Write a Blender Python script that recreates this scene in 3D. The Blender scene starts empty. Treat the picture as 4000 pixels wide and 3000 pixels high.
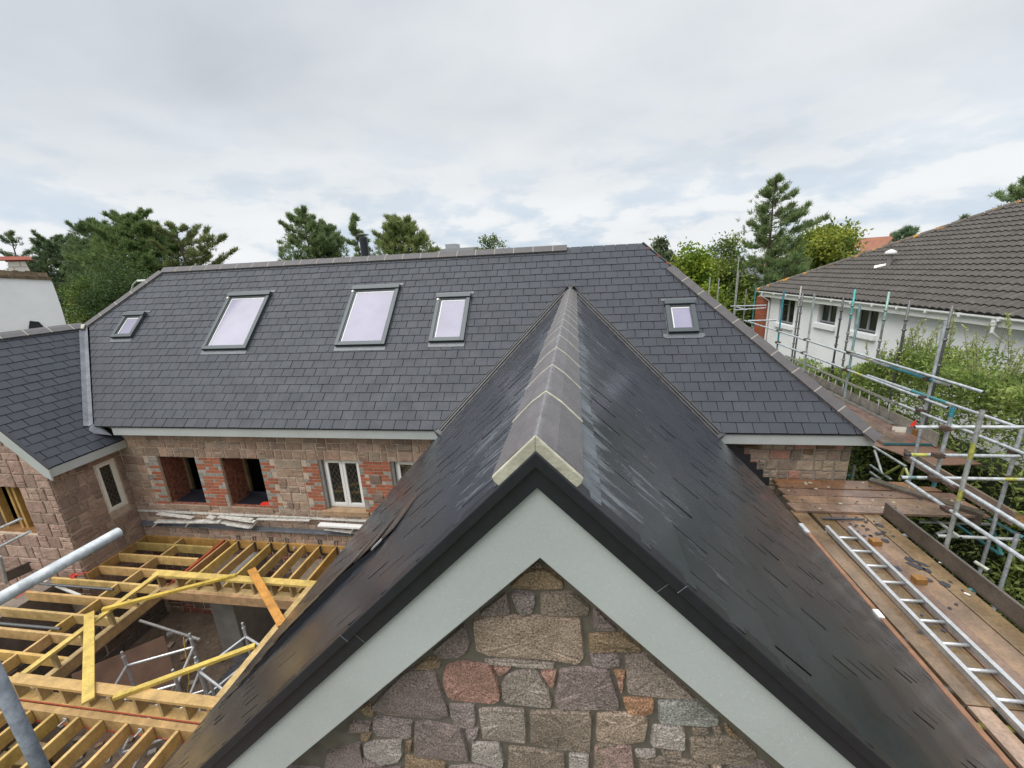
import bpy, math, random
import numpy as np
from mathutils import Vector
R=math.radians
sc=bpy.context.scene
COL=sc.collection
rnd=random.Random(7)

# ------------------------------------------------------------------ camera
CM=np.array([[0.9883762646302532,0.14448075073584055,-0.047304039810101305],
             [-0.00635970752105381,-0.27158822598049415,-0.9623925340675782],
             [-0.15189441607838777,0.9515067777875132,-0.26751250099505564]])   # rows: right, down, forward
FPX=1640.0; S=4000/2212
from mathutils import Matrix
cam=bpy.data.cameras.new('camera'); camo=bpy.data.objects.new('camera',cam); COL.objects.link(camo)
cam.sensor_width=36; cam.lens=36*FPX/4000; cam.clip_start=.05; cam.clip_end=2000
mw=Matrix.Identity(4)
for i in range(3):
    mw[i][0]=CM[0][i]; mw[i][1]=-CM[1][i]; mw[i][2]=-CM[2][i]
camo.matrix_world=mw
sc.camera=camo
# ------------------------------------------------------------------ light
SUN_EL,SUN_AZ=R(60),R(222)       # azimuth measured clockwise from +Y
w=bpy.data.worlds.new('World'); sc.world=w; w.use_nodes=True
nt=w.node_tree; N=nt.nodes; L=nt.links
for n in list(N): N.remove(n)
def nd(t,**k):
    n=N.new(t)
    for a,b in k.items(): setattr(n,a,b)
    return n
def mth(op,a,b=None,c=None):
    n=nd('ShaderNodeMath',operation=op)
    for i,v in enumerate((a,b,c)):
        if v is None: continue
        if isinstance(v,(int,float)): n.inputs[i].default_value=v
        else: L.new(v,n.inputs[i])
    return n.outputs[0]
def mixc(f,a,b):
    n=nd('ShaderNodeMix',data_type='RGBA')
    for i,v in ((0,f),(6,a),(7,b)):
        if isinstance(v,(int,float)): n.inputs[i].default_value=v
        elif isinstance(v,tuple): n.inputs[i].default_value=(*v,1)
        else: L.new(v,n.inputs[i])
    return n.outputs[2]
def ramp(f,stops):
    n=nd('ShaderNodeValToRGB'); e=n.color_ramp.elements
    while len(e)<len(stops): e.new(.5)
    for q,(p,c) in zip(e,stops):
        q.position=p; q.color=(*c,1) if isinstance(c,tuple) else (c,c,c,1)
    L.new(f,n.inputs[0]); return n.outputs[0]
sky=nd('ShaderNodeTexSky',sky_type='NISHITA',sun_disc=False,sun_elevation=SUN_EL,sun_rotation=SUN_AZ,air_density=1.2,dust_density=2.0)
tc=nd('ShaderNodeTexCoord'); sep=nd('ShaderNodeSeparateXYZ'); L.new(tc.outputs['Generated'],sep.inputs[0])
zc=mth('MAXIMUM',sep.outputs[2],0.0)
den=mth('ADD',zc,.16)
cx_=mth('DIVIDE',sep.outputs[0],den); cy_=mth('DIVIDE',sep.outputs[1],den)
cb=nd('ShaderNodeCombineXYZ'); L.new(cx_,cb.inputs[0]); L.new(cy_,cb.inputs[1])
def noise(vec,scale,detail=6,rough=.55,dist=0.0,off=(0,0,0)):
    mp=nd('ShaderNodeMapping'); L.new(vec,mp.inputs[0]); mp.inputs['Location'].default_value=off
    n=nd('ShaderNodeTexNoise'); L.new(mp.outputs[0],n.inputs['Vector'])
    n.inputs['Scale'].default_value=scale; n.inputs['Detail'].default_value=detail; n.inputs['Roughness'].default_value=rough; n.inputs['Distortion'].default_value=dist
    return n.outputs[0]
n1=noise(cb.outputs[0],.55,8,.52,.35,(3.1,1.7,0))
n2=noise(cb.outputs[0],1.5,7,.50,.35,(7.3,2.2,4))
n3=noise(cb.outputs[0],.28,3,.5,.0,(1.2,5.2,9))
# grey base of the overcast, in cloud-layer coordinates
blend=mth('ADD',mth('MULTIPLY',n1,.62),mth('MULTIPLY',n2,.38))
base=ramp(blend,[(.28,(5.7,6.15,6.65)),(.40,(6.7,7.1,7.5)),(.50,(7.6,7.9,8.2)),(.59,(8.3,8.55,8.75)),(.70,(9.3,9.45,9.55))])
big=ramp(n3,[(.32,.86),(.5,1.0),(.68,1.08)])
mul=nd('ShaderNodeMix',data_type='RGBA',blend_type='MULTIPLY'); mul.inputs[0].default_value=1; L.new(base,mul.inputs[6]); L.new(big,mul.inputs[7])
# low cumulus band, in direction space
cb2=nd('ShaderNodeCombineXYZ'); L.new(mth('MULTIPLY',sep.outputs[0],1.0),cb2.inputs[0]); L.new(sep.outputs[1],cb2.inputs[1]); L.new(mth('MULTIPLY',sep.outputs[2],2.6),cb2.inputs[2])
n4=noise(cb2.outputs[0],7.5,9,.52,.15,(2.0,0,1.3))
low=ramp(sep.outputs[2],[(.0,1.0),(.10,.95),(.19,.35),(.30,0.0)])
cum=ramp(n4,[(.40,0.0),(.47,.35),(.53,.9),(.6,1.0)])
lowcol=mixc(cum,(6.2,7.3,8.5),(9.3,9.5,9.65))
skyn=nd('ShaderNodeMix',data_type='RGBA',blend_type='MIX'); skyn.inputs[0].default_value=.90
L.new(sky.outputs[0],skyn.inputs[6]); L.new(mul.outputs[2],skyn.inputs[7])
c2=nd('ShaderNodeMix',data_type='RGBA'); L.new(mth('MULTIPLY',low,.8),c2.inputs[0]); L.new(skyn.outputs[2],c2.inputs[6]); L.new(lowcol,c2.inputs[7])
# an overcast sky is brighter towards the zenith
zen=ramp(sep.outputs[2],[(.0,1.0),(.5,1.0),(.72,1.75),(1.0,2.5)])
fin=nd('ShaderNodeMix',data_type='RGBA',blend_type='MULTIPLY'); fin.inputs[0].default_value=1; L.new(c2.outputs[2],fin.inputs[6]); L.new(zen,fin.inputs[7])
bg=nd('ShaderNodeBackground'); bg.inputs['Strength'].default_value=.095; L.new(fin.outputs[2],bg.inputs[0])
out=nd('ShaderNodeOutputWorld'); L.new(bg.outputs[0],out.inputs[0])
sun=bpy.data.lights.new('sun','SUN'); sun.energy=2.5; sun.angle=R(55); sun.color=(1,.97,.92)
suno=bpy.data.objects.new('sun',sun); COL.objects.link(suno)
sd=Vector((math.sin(SUN_AZ)*math.cos(SUN_EL),math.cos(SUN_AZ)*math.cos(SUN_EL),math.sin(SUN_EL)))
suno.rotation_euler=(-sd).to_track_quat('-Z','Y').to_euler()
vs=sc.view_settings; vs.view_transform='Standard'; vs.look='None'; vs.exposure=0.10; vs.gamma=1
sc.cycles.max_bounces=6; sc.cycles.diffuse_bounces=3; sc.cycles.glossy_bounces=3; sc.cycles.transparent_max_bounces=4

# ------------------------------------------------------------------ measuring (points of the photograph carried to real planes)
def ray(px,py):
    u=np.array([(px*S-2000)/FPX,(py*S-1500)/FPX,1.0]); return CM.T@u
def atX(p,X): d=ray(*p); return d*(X/d[0])
def atY(p,Y): d=ray(*p); return d*(Y/d[1])
def atZ(p,Z): d=ray(*p); return d*(Z/d[2])
def atP(p,p0,n): d=ray(*p); return d*(np.dot(p0,n)/np.dot(d,n))
K=2212/4000
CR={'A':(0,2050,3.386),'B':(600,2050,3.386),'C':(0,2510,3.386),'D':(600,2510,3.386),'E':(3400,1500,3.687),'F':(3400,1900,3.687),'G':(2950,1000,3.687),'H':(3400,2550,3.687),
    'P':(1400,2250,2.212),'Q':(2300,2250,2.212),'R':(1600,1700,2.212),'T':(3000,1300,2.212),'U':(3000,2050,2.212),'V':(0,1500,2.212),'W':(900,1600,2.212),'X':(3000,650,2.212),'Y':(0,2250,2.212)}
def cs(c,u,v): x,y,q=CR[c]; return ((x+u/q)*K,(y+v/q)*K)

# ------------------------------------------------------------------ materials
MATS={}
def mat(name,col=(.5,.5,.5),rough=.6,metal=0.,spec=.5,attr=False,n1=None,n2=None,bump=None,bump2=None,spots=None,stretch=(1,1,1),coat=0.,rvar=None):
    """n1/n2=(scale,lo,hi,detail): multiply noise.  bump=(scale,dist).  spots=(scale,threshold,color)"""
    if name in MATS: return MATS[name]
    m=bpy.data.materials.new(name); m.use_nodes=True; t=m.node_tree; ns=t.nodes; lk=t.links
    b=ns['Principled BSDF']; b.inputs['Roughness'].default_value=rough; b.inputs['Metallic'].default_value=metal
    b.inputs['Specular IOR Level'].default_value=spec
    if coat: b.inputs['Coat Weight'].default_value=coat; b.inputs['Coat Roughness'].default_value=.12
    tcn=ns.new('ShaderNodeTexCoord'); mp=ns.new('ShaderNodeMapping'); lk.new(tcn.outputs['Object'],mp.inputs[0]); mp.inputs['Scale'].default_value=stretch
    def mulm(a,bb):
        x=ns.new('ShaderNodeMix'); x.data_type='RGBA'; x.blend_type='MULTIPLY'; x.inputs[0].default_value=1
        lk.new(a,x.inputs[6]); lk.new(bb,x.inputs[7]); return x.outputs[2]
    rgb=ns.new('ShaderNodeRGB'); rgb.outputs[0].default_value=(*col,1); cur=rgb.outputs[0]
    if attr:
        a=ns.new('ShaderNodeAttribute'); a.attribute_name='col'; cur=mulm(cur,a.outputs['Color'])
    def nz(scale,detail=5,rough_=.6):
        n=ns.new('ShaderNodeTexNoise'); lk.new(mp.outputs[0],n.inputs['Vector']); n.inputs['Scale'].default_value=scale; n.inputs['Detail'].default_value=detail; n.inputs['Roughness'].default_value=rough_; return n.outputs[0]
    for q in (n1,n2):
        if not q: continue
        f=nz(q[0],q[3] if len(q)>3 else 5)
        r=ns.new('ShaderNodeValToRGB'); r.color_ramp.elements[0].position=.3; r.color_ramp.elements[1].position=.7
        lo,hi=q[1],q[2]
        r.color_ramp.elements[0].color=(*lo,1) if isinstance(lo,tuple) else (lo,lo,lo,1)
        r.color_ramp.elements[1].color=(*hi,1) if isinstance(hi,tuple) else (hi,hi,hi,1)
        lk.new(f,r.inputs[0]); cur=mulm(cur,r.outputs[0])
    if spots:
        sl=spots if isinstance(spots,list) else [spots]
        for (ss,th,scol) in sl:
            f=nz(ss,6,.65); r=ns.new('ShaderNodeValToRGB'); r.color_ramp.elements[0].position=th; r.color_ramp.elements[1].position=th+.05
            r.color_ramp.elements[0].color=(0,0,0,1); r.color_ramp.elements[1].color=(1,1,1,1); lk.new(f,r.inputs[0])
            x=ns.new('ShaderNodeMix'); x.data_type='RGBA'; lk.new(r.outputs[0],x.inputs[0]); lk.new(cur,x.inputs[6]); x.inputs[7].default_value=(*scol,1); cur=x.outputs[2]
    lk.new(cur,b.inputs['Base Color'])
    if rvar:
        f=nz(rvar[0],4); r=ns.new('ShaderNodeMapRange'); r.inputs[1].default_value=.3; r.inputs[2].default_value=.7; r.inputs[3].default_value=rvar[1]; r.inputs[4].default_value=rvar[2]; lk.new(f,r.inputs[0]); lk.new(r.outputs[0],b.inputs['Roughness'])
    last=None
    for q in (bump,bump2):
        if not q: continue
        bn=ns.new('ShaderNodeBump'); bn.inputs['Strength'].default_value=1; bn.inputs['Distance'].default_value=q[1]
        lk.new(nz(q[0],q[2] if len(q)>2 else 5),bn.inputs['Height'])
        if last: lk.new(last,bn.inputs['Normal'])
        last=bn.outputs[0]
    if last: lk.new(last,b.inputs['Normal'])
    MATS[name]=m; return m

M_slate=mat('slate',(1,1,1),.55,spec=.4,attr=True,n1=(2.0,.9,1.1),n2=(70,.85,1.15,3),bump=(60,.0012),rvar=(3,.48,.62))
def wet_slate(name,sx):
    m=mat(name,(1,1,1),.24,spec=.6,attr=True,n2=(30,.85,1.15,4),bump=(30,.0007,4)); t=m.node_tree; ns=t.nodes; lk=t.links; b=ns['Principled BSDF']
    tcn=ns.new('ShaderNodeTexCoord'); mp=ns.new('ShaderNodeMapping'); lk.new(tcn.outputs['Object'],mp.inputs[0]); mp.inputs['Rotation'].default_value=(0,sx*math.radians(45),0)
    mp2=ns.new('ShaderNodeMapping'); lk.new(mp.outputs[0],mp2.inputs[0]); mp2.inputs['Scale'].default_value=(.55,4.5,1)     # long down the slope
    def nz(vec,sc_,det=6,ro=.65):
        n=ns.new('ShaderNodeTexNoise'); lk.new(vec,n.inputs['Vector']); n.inputs['Scale'].default_value=sc_; n.inputs['Detail'].default_value=det; n.inputs['Roughness'].default_value=ro; return n.outputs[0]
    def mr(f,a,b_,c,d):
        r=ns.new('ShaderNodeMapRange'); r.inputs[1].default_value=a; r.inputs[2].default_value=b_; r.inputs[3].default_value=c; r.inputs[4].default_value=d; lk.new(f,r.inputs[0]); return r.outputs[0]
    def mt(op,a,b_):
        n=ns.new('ShaderNodeMath'); n.operation=op
        for i,v in enumerate((a,b_)):
            if isinstance(v,(int,float)): n.inputs[i].default_value=v
            else: lk.new(v,n.inputs[i])
        return n.outputs[0]
    # scale: pale streaks, most of it washed down from the mortar under the ridge
    sepn=ns.new('ShaderNodeSeparateXYZ'); lk.new(tcn.outputs['Object'],sepn.inputs[0])
    near=mt('ADD',mr(sepn.outputs[2],6.7,7.45,0.0,.19),mr(sepn.outputs[2],7.24,7.40,0.0,.14 if sx>0 else .04))
    st=nz(mp2.outputs[0],3.2,9,.72); patch=nz(mp.outputs[0],.9,3,.5)
    f=mt('ADD',mt('ADD',st,near),mt('MULTIPLY',mt('SUBTRACT',patch,.5),.35))
    msk=mr(f,.675,.83,0,.8)
    x=ns.new('ShaderNodeMix'); x.data_type='RGBA'; old=b.inputs['Base Color'].links[0].from_socket
    lk.new(msk,x.inputs[0]); lk.new(old,x.inputs[6]); x.inputs[7].default_value=(.17,.195,.215,1); lk.new(x.outputs[2],b.inputs['Base Color'])
    lk.new(mt('ADD',mr(nz(mp.outputs[0],1.1,2,.5),.3,.7,.17,.30),mt('MULTIPLY',msk,.25)),b.inputs['Roughness'])
    return m
M_slate_wet=wet_slate('wet_slate',1); M_slate_wet2=wet_slate('wet_slate_left',-1)
M_clay=mat('clay_tile',(.130,.120,.122),.5,n1=(8,.85,1.15),n2=(150,.7,1.25,3),bump=(120,.0012),spots=[(55,.70,(.045,.04,.045)),(24,.74,(.05,.045,.05))])
def worn_apex(m,xc,hw):
    t=m.node_tree; ns=t.nodes; lk=t.links; b=ns['Principled BSDF']; tcn=ns.new('ShaderNodeTexCoord'); sp=ns.new('ShaderNodeSeparateXYZ'); lk.new(tcn.outputs['Object'],sp.inputs[0])
    def mt(op,a_,b_):
        n=ns.new('ShaderNodeMath'); n.operation=op
        for i,v in enumerate((a_,b_)):
            if isinstance(v,(int,float)): n.inputs[i].default_value=v
            else: lk.new(v,n.inputs[i])
        return n.outputs[0]
    n=ns.new('ShaderNodeTexNoise'); lk.new(tcn.outputs['Object'],n.inputs['Vector']); n.inputs['Scale'].default_value=22; n.inputs['Detail'].default_value=6
    d=mt('ABSOLUTE',mt('SUBTRACT',sp.outputs[0],xc),0); f=mt('SUBTRACT',1.0,mt('DIVIDE',d,hw)); f=mt('ADD',f,mt('MULTIPLY',mt('SUBTRACT',n.outputs[0],.5),3.2))
    r=ns.new('ShaderNodeMapRange'); r.inputs[1].default_value=.25; r.inputs[2].default_value=1.3; r.inputs[3].default_value=0; r.inputs[4].default_value=.55; lk.new(f,r.inputs[0])
    g=mt('MULTIPLY',r.outputs[0],mt('LESS_THAN',d,hw*1.6))
    x=ns.new('ShaderNodeMix'); x.data_type='RGBA'; lk.new(g,x.inputs[0]); lk.new(b.inputs['Base Color'].links[0].from_socket,x.inputs[6]); x.inputs[7].default_value=(.27,.27,.28,1); lk.new(x.outputs[2],b.inputs['Base Color'])
worn_apex(M_clay,-.118,.016)
M_clay_brown=mat('clay_tile_dark',(.085,.076,.078),.55,n1=(8,.85,1.15),n2=(120,.75,1.2,3),bump=(100,.001))
M_mortar=mat('cream_mortar',(.46,.44,.345),.85,n1=(16,.72,1.12,7),bump=(90,.002),bump2=(25,.006),spots=[(18,.66,(.34,.30,.19)),(46,.70,(.20,.17,.11))])
M_mortar_g=mat('grey_mortar',(.30,.275,.23),.85,n1=(30,.8,1.15),bump=(60,.002))
M_fascia=mat('pale_grey_fascia',(.445,.47,.46),.33,n1=(1.7,.90,1.06,6),n2=(60,.97,1.03,3),bump=(900,.00004,2))
M_black=mat('black_trim',(.017,.018,.024),.3,spec=.5,n1=(25,.85,1.2),bump=(250,.0003))
M_soffit=mat('soffit_grey',(.22,.21,.20),.5)
M_valley=mat('valley_dark',(.045,.042,.044),.4,n1=(8,.7,1.3))
M_lead=mat('lead_sheet',(.17,.18,.20),.42,metal=.25,n1=(6,.7,1.25),n2=(40,.85,1.15),bump=(14,.003))
M_stone=mat('gable_stone',(1,1,1),.72,attr=True,n1=(7,.75,1.25,6),n2=(150,.30,1.6,2),bump=(22,.013,9),bump2=(160,.003,3),spots=[(190,.635,(.035,.03,.028)),(120,.675,(.50,.45,.40)),(5.5,.70,(.33,.29,.22))])
M_stone2=mat('wall_stone',(1,1,1),.8,attr=True,n1=(6,.78,1.2,6),n2=(45,.75,1.2,4),bump=(16,.016,8))
M_gmortar=mat('dark_mortar',(.135,.118,.092),.9,n1=(14,.75,1.2),bump=(120,.003))
M_wmortar=mat('buff_mortar',(.50,.40,.305),.9,n1=(9,.75,1.15),bump=(70,.003))
M_brick=mat('brick',(1,1,1),.8,attr=True,n1=(30,.75,1.2),bump=(60,.003))
M_rbrick=mat('rough_brick',(.26,.10,.06),.9,n1=(14,.35,1.5),n2=(50,.7,1.2),bump=(13,.03),spots=(9,.66,(.30,.23,.17)))
M_pine=mat('new_timber',(1,1,1),.55,attr=True,n1=(6,.66,1.17,7),n2=(34,.78,1.12,6),bump=(80,.0008),spots=[(15,.70,(.13,.07,.03))])
M_deck=mat('wet_board',(1,1,1),.28,attr=True,n1=(3.0,.55,1.25,6),n2=(30,.75,1.2,6),bump=(40,.0015),spots=[(7,.70,(.035,.022,.016)),(60,.75,(.03,.025,.02))],rvar=(4,.14,.42),coat=.5)
M_ply=mat('plywood',(.20,.115,.08),.6,n1=(4,.8,1.15),n2=(60,.85,1.1))
M_galv=mat('galvanised_tube',(1,1,1),.42,metal=.35,attr=True,n1=(14,.62,1.22,7),n2=(60,.8,1.15),bump=(90,.0006),spots=[(22,.72,(.20,.20,.19))])
M_alu=mat('aluminium',(.62,.63,.64),.36,metal=.6,n1=(12,.8,1.1),n2=(70,.85,1.1))
M_coup=mat('rusty_coupler',(.10,.065,.05),.6,metal=.3,n1=(40,.5,1.5))
M_white=mat('white_render',(.87,.87,.875),.85,n1=(1.2,.93,1.03),n2=(45,.94,1.04),bump=(110,.002))
M_whitep=mat('white_plastic',(.80,.80,.78),.3,n1=(20,.95,1.03))
M_wfade=mat('weathered_white',(.62,.60,.55),.6,n1=(14,.55,1.15),spots=(12,.66,(.20,.10,.06)))
M_creamp=mat('cream_paint',(.84,.80,.71),.5,n1=(25,.9,1.05))
M_glass=mat('window_glass',(.018,.02,.02),.04,spec=.7)
M_film=mat('lavender_glass',(.265,.25,.335),.05,spec=.5,n1=(.9,.80,1.1))
M_frame=mat('grey_window_metal',(.062,.073,.078),.38,metal=.3,n1=(10,.95,1.05))
M_apron=mat('flashing_apron',(.11,.12,.13),.4,metal=.35,n1=(9,.85,1.1))
M_upvc=mat('grey_window_frame',(.30,.31,.32),.4)
M_leadcame=mat('lead_came',(.15,.125,.075),.5,metal=.2)
M_tile=mat('concrete_tile',(1,1,1),.8,attr=True,n1=(5,.75,1.2),n2=(50,.65,1.3,3),bump=(50,.003),spots=[(14,.74,(.30,.28,.23)),(4.5,.76,(.34,.17,.03))])
M_lich=mat('lichen_ridge',(.105,.09,.078),.85,n1=(9,.7,1.3),spots=[(3.2,.55,(.42,.21,.03))],bump=(40,.004))
M_moss=mat('mossy_coping',(.14,.10,.06),.9,n1=(9,.5,1.4),spots=[(6,.6,(.13,.14,.03))],bump=(20,.02))
M_terra=mat('terracotta',(.33,.09,.055),.7,n1=(9,.8,1.15))
M_redroof=mat('red_roof',(.28,.12,.075),.85,n1=(2,.8,1.2))
M_bark=mat('bark',(.085,.062,.048),.9,n1=(9,.6,1.3),bump=(14,.03))
def leafy(name,rough,tr):
    m=mat(name,(1,1,1),rough,spec=.25,attr=True); t=m.node_tree; b=t.nodes['Principled BSDF']; o=t.nodes['Material Output']
    q=t.nodes.new('ShaderNodeBsdfTranslucent'); t.links.new(b.inputs['Base Color'].links[0].from_socket,q.inputs[0]); x=t.nodes.new('ShaderNodeMixShader'); x.inputs[0].default_value=tr
    t.links.new(b.outputs[0],x.inputs[1]); t.links.new(q.outputs[0],x.inputs[2]); t.links.new(x.outputs[0],o.inputs[0]); return m
M_leaf=leafy('foliage',.5,.4); M_needle=leafy('needles',.6,.35)
M_conc=mat('concrete',(.22,.21,.195),.85,n1=(4,.75,1.15),n2=(40,.9,1.1))
M_soil=mat('soil',(.115,.083,.058),.95,n1=(1.5,.55,1.3,8),n2=(14,.7,1.25),bump=(6,.06))
M_grass=mat('grass',(.075,.10,.03),.95,n1=(.5,.6,1.3,8),n2=(8,.7,1.2))
M_asph=mat('asphalt',(.06,.06,.062),.9,n1=(3,.85,1.15))
M_dark=mat('dark_interior',(.03,.03,.032),.9,n1=(2,.6,1.3))
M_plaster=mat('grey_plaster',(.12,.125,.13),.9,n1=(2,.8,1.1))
M_red=mat('red_plastic',(.75,.05,.03),.5)
M_redpaint=mat('red_primer',(.36,.06,.025),.5,n1=(20,.85,1.1))
M_yel=mat('yellow_cord',(.62,.42,.06),.6)
M_batten=mat('rusty_batten',(.25,.12,.06),.5,n1=(12,.65,1.2),coat=.2)
M_flue=mat('black_flue',(.022,.024,.03),.3,metal=.3)
M_block=mat('wet_timber_block',(.27,.13,.035),.4,n1=(18,.75,1.15))
M_steel=mat('grey_steel',(.12,.125,.13),.4,metal=.5,n1=(20,.8,1.2))

# ------------------------------------------------------------------ mesh building
def V3(*a): return np.array(a,float)
def nrm(v): v=np.asarray(v,float); return v/np.linalg.norm(v)
class MB:
    def __init__(s): s.v=[]; s.f=[]; s.c=[]
    def add(s,vs,fs,c=(1,1,1)):
        o=len(s.v); s.v.extend([tuple(map(float,p)) for p in vs])
        for f in fs: s.f.append(tuple(o+i for i in f)); s.c.append(c)
    def quad(s,a,b,c,d,col=(1,1,1)): s.add([a,b,c,d],[(0,1,2,3)],col)
    def box(s,lo,hi,c=(1,1,1)):
        x0,y0,z0=lo; x1,y1,z1=hi
        s.add([(x0,y0,z0),(x1,y0,z0),(x1,y1,z0),(x0,y1,z0),(x0,y0,z1),(x1,y0,z1),(x1,y1,z1),(x0,y1,z1)],
              [(3,2,1,0),(4,5,6,7),(0,1,5,4),(1,2,6,5),(2,3,7,6),(3,0,4,7)],c)
    def obox(s,o,u,v,n,c=(1,1,1)):
        """box from corner o with edge vectors u,v,n"""
        o,u,v,n=map(np.asarray,(o,u,v,n))
        p=[o,o+u,o+u+v,o+v]; q=[a+n for a in p]
        s.add(p+q,[(3,2,1,0),(4,5,6,7),(0,1,5,4),(1,2,6,5),(2,3,7,6),(3,0,4,7)],c)
    def beam(s,a,b,w,h,c=(1,1,1),up=(0,0,1),top=True):
        """timber from a to b; w across, h along up; a,b are on the top face's middle line if top"""
        a,b=np.asarray(a,float),np.asarray(b,float); d=nrm(b-a); up=np.asarray(up,float)
        sd=np.cross(d,up); sd=nrm(sd); u=nrm(np.cross(sd,d))
        o=a-sd*w/2-(u*h if top else u*h/2)
        s.obox(o,b-a,sd*w,u*h,c)
    def tube(s,pts,r,n=10,c=(1,1,1),cap=True,cols=None):
        pts=[np.asarray(p,float) for p in pts]; rs=r if hasattr(r,'__len__') else [r]*len(pts)
        o=len(s.v); pu=None
        for i,p in enumerate(pts):
            d=nrm(pts[min(i+1,len(pts)-1)]-pts[max(i-1,0)])
            if pu is None: pu=nrm(np.cross(d,(0.3,.2,1) if abs(d[2])<.9 else (1,.1,0)))
            x=nrm(pu-d*np.dot(pu,d)); y=np.cross(d,x); pu=x
            for k in range(n):
                a=2*math.pi*k/n; s.v.append(tuple(p+rs[i]*(x*math.cos(a)+y*math.sin(a))))
        for i in range(len(pts)-1):
            for k in range(n):
                k2=(k+1)%n
                s.f.append((o+i*n+k,o+i*n+k2,o+(i+1)*n+k2,o+(i+1)*n+k)); s.c.append(cols[i] if cols else c)
        if cap:
            s.f.append(tuple(o+k for k in reversed(range(n)))); s.c.append(cols[0] if cols else c)
            e=o+(len(pts)-1)*n; s.f.append(tuple(e+k for k in range(n))); s.c.append(cols[-1] if cols else c)
    def prism(s,poly,ext,c=(1,1,1)):
        """poly: list of 3d points (convex or fan-safe), ext vector"""
        n=len(poly); ext=np.asarray(ext,float); q=[np.asarray(p,float)+ext for p in poly]
        fs=[tuple(reversed(range(n))),tuple(range(n,2*n))]+[(i,(i+1)%n,n+(i+1)%n,n+i) for i in range(n)]
        s.add([np.asarray(p,float) for p in poly]+q,fs,c)
    def build(s,name,m,parent=None,smooth=False,bevel=0.):
        off=root_loc(parent); v=np.asarray(s.v,float).reshape(-1,3)-off
        me=bpy.data.meshes.new(name); me.from_pydata(v.tolist(),[],s.f); me.update()
        at=me.attributes.new('col','FLOAT_COLOR','FACE')
        c=np.ones((len(s.f),4),np.float32); c[:,:3]=np.asarray(s.c,np.float32).reshape(-1,3); at.data.foreach_set('color',c.ravel())
        if smooth: me.polygons.foreach_set('use_smooth',[True]*len(me.polygons))
        me.materials.append(m)
        o=bpy.data.objects.new(name,me); COL.objects.link(o)
        if parent: o.parent=parent
        if bevel:
            b=o.modifiers.new('bevel','BEVEL'); b.width=bevel; b.segments=2; b.limit_method='ANGLE'
        return o
def root_loc(p):
    l=np.zeros(3)
    while p is not None: l+=np.array(p.location); p=p.parent
    return l
def tag(o,label=None,cat=None,group=None,kind=None):
    for k,v in (('label',label),('category',cat),('group',group),('kind',kind)):
        if v: o[k]=v
    return o
def thing(name,label,cat,loc=(0,0,0),group=None):
    o=bpy.data.objects.new(name,None); o.empty_display_size=.3; COL.objects.link(o); o.location=loc
    return tag(o,label,cat,group)
def one(name,m,fn,label=None,cat=None,parent=None,group=None,kind=None,smooth=False,bevel=0.):
    b=MB(); fn(b); o=b.build(name,m,parent,smooth,bevel); return tag(o,label,cat,group,kind)
def copy_tree(o,parent=None):
    c=o.copy(); COL.objects.link(c)
    if parent: c.parent=parent
    for ch in list(o.children): copy_tree(ch,c)
    return c
def clip(poly,a,b,c):
    """keep part of 2d polygon with a*u+b*v>=c"""
    out=[]
    for i in range(len(poly)):
        p,q=poly[i],poly[(i+1)%len(poly)]
        dp=a*p[0]+b*p[1]-c; dq=a*q[0]+b*q[1]-c
        if dp>=0: out.append(p)
        if dp*dq<0:
            t=dp/(dp-dq); out.append((p[0]+t*(q[0]-p[0]),p[1]+t*(q[1]-p[1])))
    return out
#@@PART2
# ------------------------------------------------------------------ ground
one('ground',M_grass,lambda b:b.quad((-600,-300,-8.05),(600,-300,-8.05),(600,900,-8.05),(-600,900,-8.05)),kind='structure')
one('building_plot',M_soil,lambda b:b.quad((-22,-6,-8.046),(8.2,-6,-8.046),(8.2,16,-8.046),(-22,16,-8.046)),kind='structure')
one('road',M_asph,lambda b:b.quad((-80,33,-8.04),(80,33,-8.04),(80,39,-8.04),(-80,39,-8.04)),kind='structure')

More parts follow.
